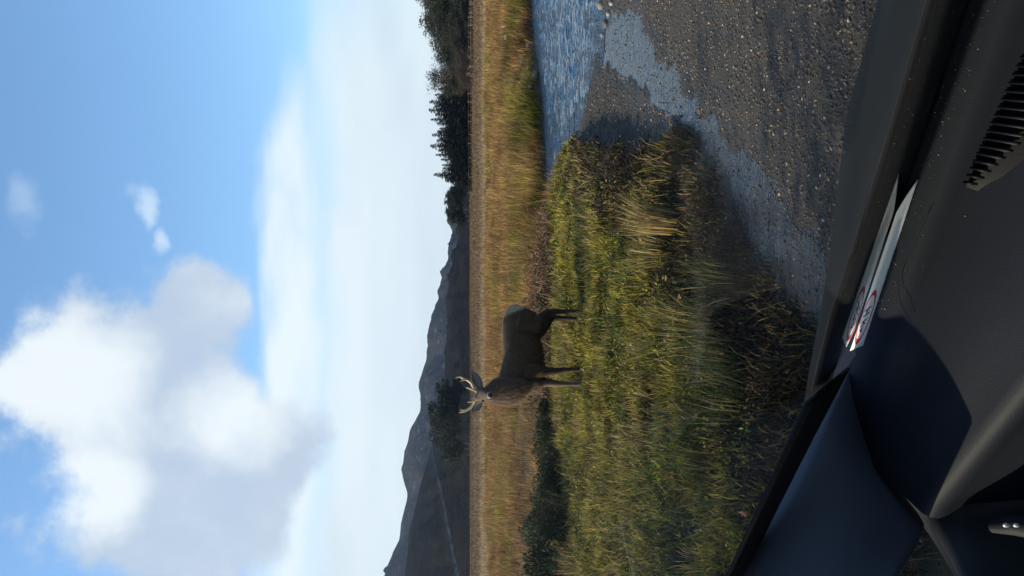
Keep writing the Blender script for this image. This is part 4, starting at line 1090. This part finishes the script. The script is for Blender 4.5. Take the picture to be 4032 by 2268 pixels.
# glass: clear, with the mirror of a window pane
m = bpy.data.materials.new('window_glass'); m.use_nodes = True; t = NT(m.node_tree)
m.node_tree.nodes.remove(m.node_tree.nodes['Principled BSDF'])
ge = t.n('ShaderNodeNewGeometry')
cs = t.m('ABSOLUTE', t.vm('DOT_PRODUCT', ge.outputs['Normal'], ge.outputs['Incoming'], 1))
fr = t.m('MULTIPLY_ADD', t.m('POWER', t.m('SUBTRACT', 1.0, cs), 5.0), 0.92, 0.07, True)
tr = t.n('ShaderNodeBsdfTransparent'); tr.inputs[0].default_value = (0.93, 0.96, 0.95, 1)
gl = t.n('ShaderNodeBsdfGlossy'); gl.inputs['Roughness'].default_value = 0.0; gl.inputs[0].default_value = (1, 1, 1, 1)
mx = t.n('ShaderNodeMixShader'); t.put(mx.inputs[0], fr); t.put(mx.inputs[1], tr.outputs[0]); t.put(mx.inputs[2], gl.outputs[0])
t.put(m.node_tree.nodes['Material Output'].inputs[0], mx.outputs[0])
M_GLASS = m
def gpt(a, c_): return Vector((a, glass_b(c_), c_))
# the left edge of the glass follows the pillar
e0, e1 = on_glass(2075, 985), on_glass(1850, 1449)
slope = (e1.x - e0.x) / (e1.z - e0.z)
edge = [gpt(e0.x - slope * (e0.z + H_B + 0.03), -H_B - 0.03), gpt(e0.x, e0.z), gpt(e1.x, e1.z), gpt(e1.x - 0.03, -0.16), gpt(e1.x + 0.02, 0.05), gpt(e1.x + 0.10, 0.36)]
ledge = spline(edge, 24)
rows = []
for p in ledge:
    c_ = p.z; rows.append([gpt(p.x + (0.95 - p.x) * (k / 40) ** 1.3, c_) for k in range(41)])
ws = link('windscreen', grid_mesh('windscreen', rows), M_GLASS, car)
# pale see-through streak laid on the glass in place of a reflected line
m, t, b = new_mat('painted_reflection')
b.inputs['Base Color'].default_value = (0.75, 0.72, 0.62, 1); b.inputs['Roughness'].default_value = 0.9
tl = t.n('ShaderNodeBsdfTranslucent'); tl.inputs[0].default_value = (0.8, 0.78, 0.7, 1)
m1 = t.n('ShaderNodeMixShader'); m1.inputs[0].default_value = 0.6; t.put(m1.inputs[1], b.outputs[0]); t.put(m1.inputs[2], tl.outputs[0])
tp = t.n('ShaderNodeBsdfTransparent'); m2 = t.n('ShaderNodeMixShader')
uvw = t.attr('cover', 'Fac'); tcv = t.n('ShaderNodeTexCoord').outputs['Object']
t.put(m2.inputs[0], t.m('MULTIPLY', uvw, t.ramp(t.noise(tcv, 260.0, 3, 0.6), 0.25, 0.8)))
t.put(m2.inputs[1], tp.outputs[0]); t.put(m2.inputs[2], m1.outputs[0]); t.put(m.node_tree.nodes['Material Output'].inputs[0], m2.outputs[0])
M_REFL = m
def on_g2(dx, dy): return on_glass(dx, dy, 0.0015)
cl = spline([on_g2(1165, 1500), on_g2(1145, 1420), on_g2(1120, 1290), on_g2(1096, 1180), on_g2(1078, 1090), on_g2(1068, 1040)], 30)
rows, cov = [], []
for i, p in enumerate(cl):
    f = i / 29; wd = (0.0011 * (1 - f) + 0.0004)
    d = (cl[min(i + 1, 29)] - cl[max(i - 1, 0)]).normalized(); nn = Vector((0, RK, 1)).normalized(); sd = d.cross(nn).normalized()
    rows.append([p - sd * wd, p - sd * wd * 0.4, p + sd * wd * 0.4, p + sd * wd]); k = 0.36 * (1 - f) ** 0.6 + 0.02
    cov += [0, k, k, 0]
me = grid_mesh('reflected_streak', rows)
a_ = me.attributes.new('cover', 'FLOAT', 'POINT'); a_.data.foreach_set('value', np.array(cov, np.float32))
link('reflected_streak', me, M_REFL, ws)
# black band and rubber at the glass edge
def strip(name, A, B, mat, n=24, th=0.004):
    A, B = spline(A, n), spline(B, n)
    rows = [[a.lerp(b, k / 4) for k in range(5)] for a, b in zip(A, B)]
    return solid(link(name, grid_mesh(name, rows), mat, car), th, 0.0)
strip('windscreen_seal', [on_glass(2030, 1012, 0.004), on_glass(1960, 1165, 0.004), on_glass(1830, 1449, 0.004), on_glass(1700, 1720, 0.004)],
      [on_glass(2135, 925, 0.010), on_glass(2010, 1165, 0.010), on_glass(1868, 1449, 0.010), on_glass(1740, 1720, 0.010)], M_RUBB)
def dense(px, n, off):
    f = np.linspace(0, len(px) - 1, n); xs = np.arange(len(px))
    return [on_glass(float(np.interp(q, xs, [p[0] for p in px])), float(np.interp(q, xs, [p[1] for p in px])), off) for q in f]
strip('windscreen_frit', dense([(2385, -200), (2330, 0), (2205, 430), (2085, 800), (2040, 985)], 40, -0.005),
      dense([(2520, -200), (2440, 0), (2300, 430), (2140, 810), (2085, 975)], 40, -0.005), M_RUBB, 40, 0.001)
# pillar trim: from the glass edge back to the side window
up = spline([on_glass(2142, 922, 0.008), on_glass(2085, 1030, 0.010), on_glass(2000, 1195, 0.010), on_glass(1865, 1449, 0.010), on_glass(1735, 1720, 0.010)], 26)
lo = spline([on_glass(2146, 925, 0.008), on_side(2180, 1080, -0.70), on_side(2235, 1195, -0.725), on_side(2315, 1300, -0.742), on_side(2318, 1345, -0.745), on_side(2258, 1452), on_side(2150, 1640)], 26)
rows = []
for a, b in zip(up, lo):
    w_ = (b - a).length; nn = Vector((0.75, -0.6, 0.25)).normalized()
    rows.append([a.lerp(b, k / 12) + nn * (min(0.03, w_ * 0.16) * math.sin(PI * k / 12)) for k in range(13)])
solid(link('pillar_trim', grid_mesh('pillar_trim', rows), M_TRIM, car), 0.006, 1.0)
# door seal: dark rubber curve between trim, dashboard and door
strip('door_seal', [on_side(2140, 935, -0.685), on_side(2180, 1075, -0.715), on_side(2235, 1190, -0.74), on_side(2320, 1305, -0.757), on_side(2405, 1449, -0.76), on_side(2470, 1600, -0.76)],
      [on_side(2205, 930, -0.67), on_side(2262, 1085, -0.70), on_side(2345, 1240, -0.715), on_side(2420, 1340, -0.725), on_side(2500, 1449, -0.73), on_side(2580, 1600, -0.73)], M_RUBB, 24, 0.012)
# dashboard: top, rounded lip and face
lipL = [on_dash(2330, 1262), on_dash(2450, 1112), on_dash(2576, 955)]
def lip_b(a):
    pts = sorted([(p.x, p.y) for p in lipL]) + [(-0.30, 0.50), (0.0, 0.47), (0.9, 0.47)]
    xs = [p[0] for p in pts]; ys = [p[1] for p in pts]
    return float(np.interp(a, xs, ys))
rows = []
for a in np.concatenate([np.linspace(lipL[0].x - 0.02, -0.30, 40), np.linspace(-0.28, 0.95, 40)]):
    bl = lip_b(a); dz = lambda b_: -0.485 - 0.25 * (0.76 - b_)
    pr = [(0.86, -0.50), (0.80, -0.482), (0.757, dz(0.757) + 0.001), (0.735, dz(0.735) + 0.0015), (0.722, dz(0.722) - 0.002), (0.712, dz(0.712) - 0.004), (0.70, dz(0.70) - 0.001)]
    for k in range(9):
        b_ = 0.69 + (bl + 0.02 - 0.69) * k / 8; pr.append((b_, dz(b_) + 0.006 * math.sin(PI * k / 8)))
    zl = dz(bl)
    pr += [(bl + 0.008, zl + 0.001), (bl, zl - 0.002), (bl - 0.006, zl - 0.008), (bl - 0.008, zl - 0.018), (bl - 0.004, zl - 0.03), (bl + 0.012, zl - 0.06), (bl + 0.02, zl - 0.15), (bl + 0.02, zl - 0.5)]
    rows.append([Vector((a, p[0], p[1])) for p in pr])
dash = link('dashboard', grid_mesh('dashboard', rows), M_DASH, car)
# defroster grille let into the dashboard top
g0, g1 = on_dash(2432, 470, 0.006), on_dash(2620, 60, 0.006)
dv = (g1 - g0).normalized(); wv = Vector((dv.y, -dv.x, 0)).normalized()
if wv.y > 0: wv = -wv
Lg = (g1 - g0).length
grille = link('defrost_vent', grid_mesh('defrost_vent', [[g0 + dv * (Lg * i / 20) + wv * (0.045 * k / 3 * min(1, 0.25 + i / 9)) + Vector((0, 0, 0.001 - 0.25 * 0.045 * k / 3 * 0.9)) for k in range(4)] for i in range(21)]), M_RUBB, dash)
M_SLAT = plastic('vent_slat', (0.006, 0.006, 0.008), 0.6, 900, 0.1, 0.2)
sl = raw_mesh('slat', np.array([(x_, y_, z_) for x_ in (-0.0012, 0.0012) for y_ in (0, 0.047) for z_ in (0, 0.006)]),
              [np.array([(0, 1, 3, 2), (4, 6, 7, 5), (0, 4, 5, 1), (2, 3, 7, 6), (1, 5, 7, 3), (0, 2, 6, 4)])])
for i in range(20):
    o = link('slat', sl, M_SLAT, grille); p = L3(g0 + dv * (Lg * (i + 0.7) / 20.5)); o.location = p
    o.rotation_euler = (0, 0, math.atan2(wv.y, wv.x) - PI / 2 + 0.35); o.scale = (1, min(1, 0.3 + i / 9), 1)
V, F, C = [], [], []
for i in range(420):
    a = random.uniform(-0.52, 0.35); b_ = random.uniform(0.728, 0.756) if random.random() < 0.8 else random.uniform(0.64, 0.756)
    r_ = random.uniform(0.0002, 0.0007); o_ = len(V); c0 = Vector((a, b_, -0.485 - 0.25 * (0.76 - b_) + 0.0022))
    cc = random.choice([(0.22, 0.20, 0.17), (0.12, 0.11, 0.09), (0.4, 0.38, 0.34)])
    for k in range(5):
        th = k / 5 * 2 * PI + i; V.append(L3(c0 + Vector((math.cos(th) * r_, math.sin(th) * r_, 0.0006 * (k % 2))))[:]); C.append(cc)
    F.append([o_ + k for k in range(5)])
tag(link('dust', raw_mesh('dust', np.array(V), [np.array(F)], np.array(C)), M_TWIG, dash), kind='stuff')
# panel seam of the airbag cover
sp = spline([on_dash(2335, 535, 0.006), on_dash(2300, 610, 0.006), on_dash(2266, 685, 0.006), on_dash(2260, 730, 0.006), on_dash(2272, 775, 0.006), on_dash(2292, 805, 0.006)], 20)
link('panel_seam', tube_mesh('panel_seam', [([L3(p) for p in sp], [0.0004] * 20)], 5), M_DASH, dash)
# bonnet and cowl outside the glass
edge_px = [(2290, -400), (2215, -30), (2168, 150), (2130, 300), (2103, 600), (2065, 880), (2052, 990), (2020, 1150)]
be = spline([on_c(dx, dy, -0.66) for dx, dy in edge_px], 30)
rows = []
for i, p in enumerate(be):
    base_p = Vector((p.x * 0.82, B_0 + 0.012, -0.500)); r_ = [base_p]
    for k in range(1, 9):
        f = k / 8; q = base_p.lerp(p, f); q.z = -0.50 - 0.16 * f ** 1.7; r_.append(q)
    dn = Vector((0.02, 0.03, 0)); r_ += [p + dn + Vector((0, 0, -0.03)), p + dn + Vector((0, 0, -0.12)), p + Vector((0, 0, -0.55))]
    rows.append(r_)
link('bonnet', grid_mesh('bonnet', rows), plastic('car_paint', (0.010, 0.011, 0.010), 0.75, 200, 0.05, 0.12), car)
wl = [Vector((a, B_0 + 0.02, -0.488 + 0.006 * math.sin(a * 3))) for a in np.linspace(-0.62, 0.5, 12)]
wip = link('wiper', tube_mesh('wiper', [([L3(p + Vector((0, 0.02, 0))) for p in wl], [0.006] * 12)], 6), M_RUBB, car)
link('wiper_blade', tube_mesh('wiper_blade', [([L3(p + Vector((0, 0.005, 0.002))) for p in wl], [0.003] * 12)], 4), M_RUBB, wip)
# door, side window, roof and the rest of the shell
def box(name, lo_, hi_, mat, parent=None):
    (x0, y0, z0), (x1, y1, z1) = lo_, hi_
    V = np.array([L3((x_, y_, z_))[:] for x_ in (x0, x1) for y_ in (y0, y1) for z_ in (z0, z1)])
    return link(name, raw_mesh(name, V, [np.array([(0, 1, 3, 2), (4, 6, 7, 5), (0, 4, 5, 1), (2, 3, 7, 6), (1, 5, 7, 3), (0, 2, 6, 4)])]), mat, parent or car)
dp = [on_side(2330, 1290, -0.735), on_side(2410, 1449, -0.745), on_side(2470, 1600, -0.745)]
rows = []
for i, p in enumerate(spline([Vector((-0.715, 0.72, -0.585))] + dp + [Vector((-0.75, 0.2, -0.60)), Vector((-0.75, -0.8, -0.58))], 26)):
    rows.append([p, p + Vector((0.014, 0, -0.004)), p + Vector((0.024, 0, -0.02)), p + Vector((0.03, 0, -0.10)), Vector((p.x + 0.05, p.y, -1.12))])
door = link('door_panel', grid_mesh('door_panel', rows), plastic('door_plastic', (0.022, 0.023, 0.022), 0.6, 700), car)
M_CHR = plain('satin_metal', (0.62, 0.62, 0.56), 0.25, 0, 40, 0.05, 0.6)
vk = on_side(2552, 1322, -0.60)
hk = link('vent_knob', tube_mesh('vent_knob', [([L3(vk + Vector((-0.02, 0.015, 0.006))), L3(vk), L3(vk + Vector((0.022, -0.03, -0.03)))], [0.006, 0.010, 0.012])], 10), M_RUBB, car)
for s_ in (-1, 1):
    q = L3(on_side(2544 + 13 * s_, 1321, -0.592)); ball('stud', q, 0.0022, (1.1, 1.0, 1.5), M_CHR, hk)
sw = [[Vector((-0.765, b_, c_)) for c_ in np.linspace(-0.62, 0.34, 6)] for b_ in np.linspace(0.66, -0.8, 8)]
for i, r_ in enumerate(sw):
    for p in r_: p.y = min(p.y, glass_b(p.z) - 0.0)
link('side_window', grid_mesh('side_window', sw), M_GLASS, car)
box('roof', (-0.72, -2.6, 0.36), (0.97, glass_b(0.36), 0.40), M_LINER)
box('floor', (-0.78, -2.6, -1.16), (0.97, 0.95, -1.12), M_RUBB)
box('rear_panel', (-0.78, -2.64, -1.12), (0.97, -2.60, 0.36), M_LINER)
box('far_door_panel', (0.97, -2.6, -1.12), (1.01, 0.95, -0.45), M_DASH)
box('door_pillar', (-0.80, -0.95, -0.60), (-0.745, -0.80, 0.36), M_LINER)
box('rear_side_panel', (-0.80, -2.6, -1.12), (-0.76, -0.95, 0.36), M_LINER)
box('far_rear_panel', (0.97, -2.6, -0.45), (1.01, -0.95, 0.36), M_LINER)

# ------------------------------------------------------------------ the paper permit on the dashboard
pp = empty('parking_permit', L3((-0.45, 0.737, -0.488)))
pp.location = Matrix.Rotation(-TH, 4, 'Z') @ pp.location + Vector((0, 0, -0.16)); pp.rotation_euler = (0, 0, -TH)
def P3(p): return L3(p) - (Matrix.Rotation(TH, 4, 'Z') @ (pp.location - Vector((0, 0, -0.16))))
def dash_z(b_): return -0.485 - 0.25 * (0.76 - b_)
NL_, NR_ = Vector((-0.568, 0.7445, dash_z(0.7445) + 0.003)), Vector((-0.345, 0.7475, dash_z(0.7475) + 0.003))
FL_, FR_ = Vector((-0.580, glass_b(-0.4745) - 0.002, -0.4745)), Vector((-0.385, glass_b(-0.4735) - 0.002, -0.4735))
def card(u, v, lift=0.0):
    p = (NL_.lerp(NR_, u)).lerp(FL_.lerp(FR_, u), v)
    return P3(p + Vector((0, -0.4, 1)).normalized() * (lift + 0.0012 * math.sin(PI * v)))
def cgrid(name, us, vs, mat, lift, th):
    V = np.array([card(u, v, lift)[:] for u in us for v in vs]); nu = len(vs)
    i = (np.arange(len(us) - 1)[:, None] * nu + np.arange(nu - 1)[None, :]).ravel()
    o = link(name, raw_mesh(name, V, [np.stack([i, i + 1, i + nu + 1, i + nu], 1)], smooth=True), mat, pp); solid(o, th, 0.0); return o
paper = cgrid('paper', np.linspace(0, 1, 16), np.linspace(0, 1, 8), plain('paper', (0.80, 0.79, 0.74), 0.7, 0.05, 20, 0.06), 0.0, 0.0008)
M_RED = plain('red_ink', (0.55, 0.02, 0.03), 0.6, 0, 30, 0.1); M_INK = plain('dark_ink', (0.05, 0.03, 0.04), 0.6, 0, 30, 0.1)
V, F = [], []
for k in range(40):
    th = k / 40 * 2 * PI
    for q in (0.82, 1.0): V.append(card(0.22 + 0.19 * q * math.cos(th), 0.50 + 0.44 * q * math.sin(th), 0.0014)[:])
    F.append((2 * k, 2 * k + 1, (2 * k + 3) % 80, (2 * k + 2) % 80))
link('red_ring', raw_mesh('red_ring', np.array(V), [np.array(F)]), M_RED, pp)
def stroke(u0, v0, u1, v1, w_):
    d = Vector((u1 - u0, v1 - v0)); n_ = Vector((-d.y, d.x)).normalized() * w_
    return [(u0 + n_.x * 0.4, v0 + n_.y), (u1 + n_.x * 0.4, v1 + n_.y), (u1 - n_.x * 0.4, v1 - n_.y), (u0 - n_.x * 0.4, v0 - n_.y)]
V, F = [], []
for s_ in [(0.285, 0.28, 0.285, 0.72), (0.245, 0.28, 0.245, 0.72), (0.245, 0.5, 0.285, 0.5), (0.205, 0.35, 0.195, 0.65), (0.175, 0.35, 0.165, 0.65), (0.205, 0.6, 0.175, 0.4), (0.145, 0.4, 0.135, 0.6), (0.12, 0.4, 0.135, 0.6)]:
    o_ = len(V); d_ = 0.012 if abs(s_[0] - s_[2]) < 0.02 else 0.05
    for u, v in ([(s_[0] - 0.006, s_[1]), (s_[2] - 0.006, s_[3]), (s_[2] + 0.006, s_[3]), (s_[0] + 0.006, s_[1])] if d_ == 0.012 else [(s_[0], s_[1] - 0.04), (s_[2], s_[3] - 0.04), (s_[2], s_[3] + 0.04), (s_[0], s_[1] + 0.04)]):
        V.append(card(u, v, 0.0016)[:])
    F.append((o_, o_ + 1, o_ + 2, o_ + 3))
link('lettering', raw_mesh('lettering', np.array(V), [np.array(F)]), M_INK, pp)
tag(pp, 'white paper permit with a red oval lying against the windscreen base', 'paper')

# ------------------------------------------------------------------ air
hz = bpy.data.meshes.new('haze')
bm = bmesh.new(); bmesh.ops.create_cube(bm, size=1.0); bm.to_mesh(hz); bm.free()
hz_o = link('haze', hz); hz_o.scale = (6400, 6400, 368); hz_o.location = (0, 0, 172); hz_o['kind'] = 'stuff'
m = bpy.data.materials.new('haze'); m.use_nodes = True
m.node_tree.nodes.remove(m.node_tree.nodes['Principled BSDF'])
pv = m.node_tree.nodes.new('ShaderNodeVolumePrincipled'); pv.inputs['Color'].default_value = (0.52, 0.70, 1.0, 1); pv.inputs['Density'].default_value = 0.00006; pv.inputs['Anisotropy'].default_value = 0.1
m.node_tree.links.new(pv.outputs[0], m.node_tree.nodes['Material Output'].inputs['Volume'])
hz.materials.append(m)
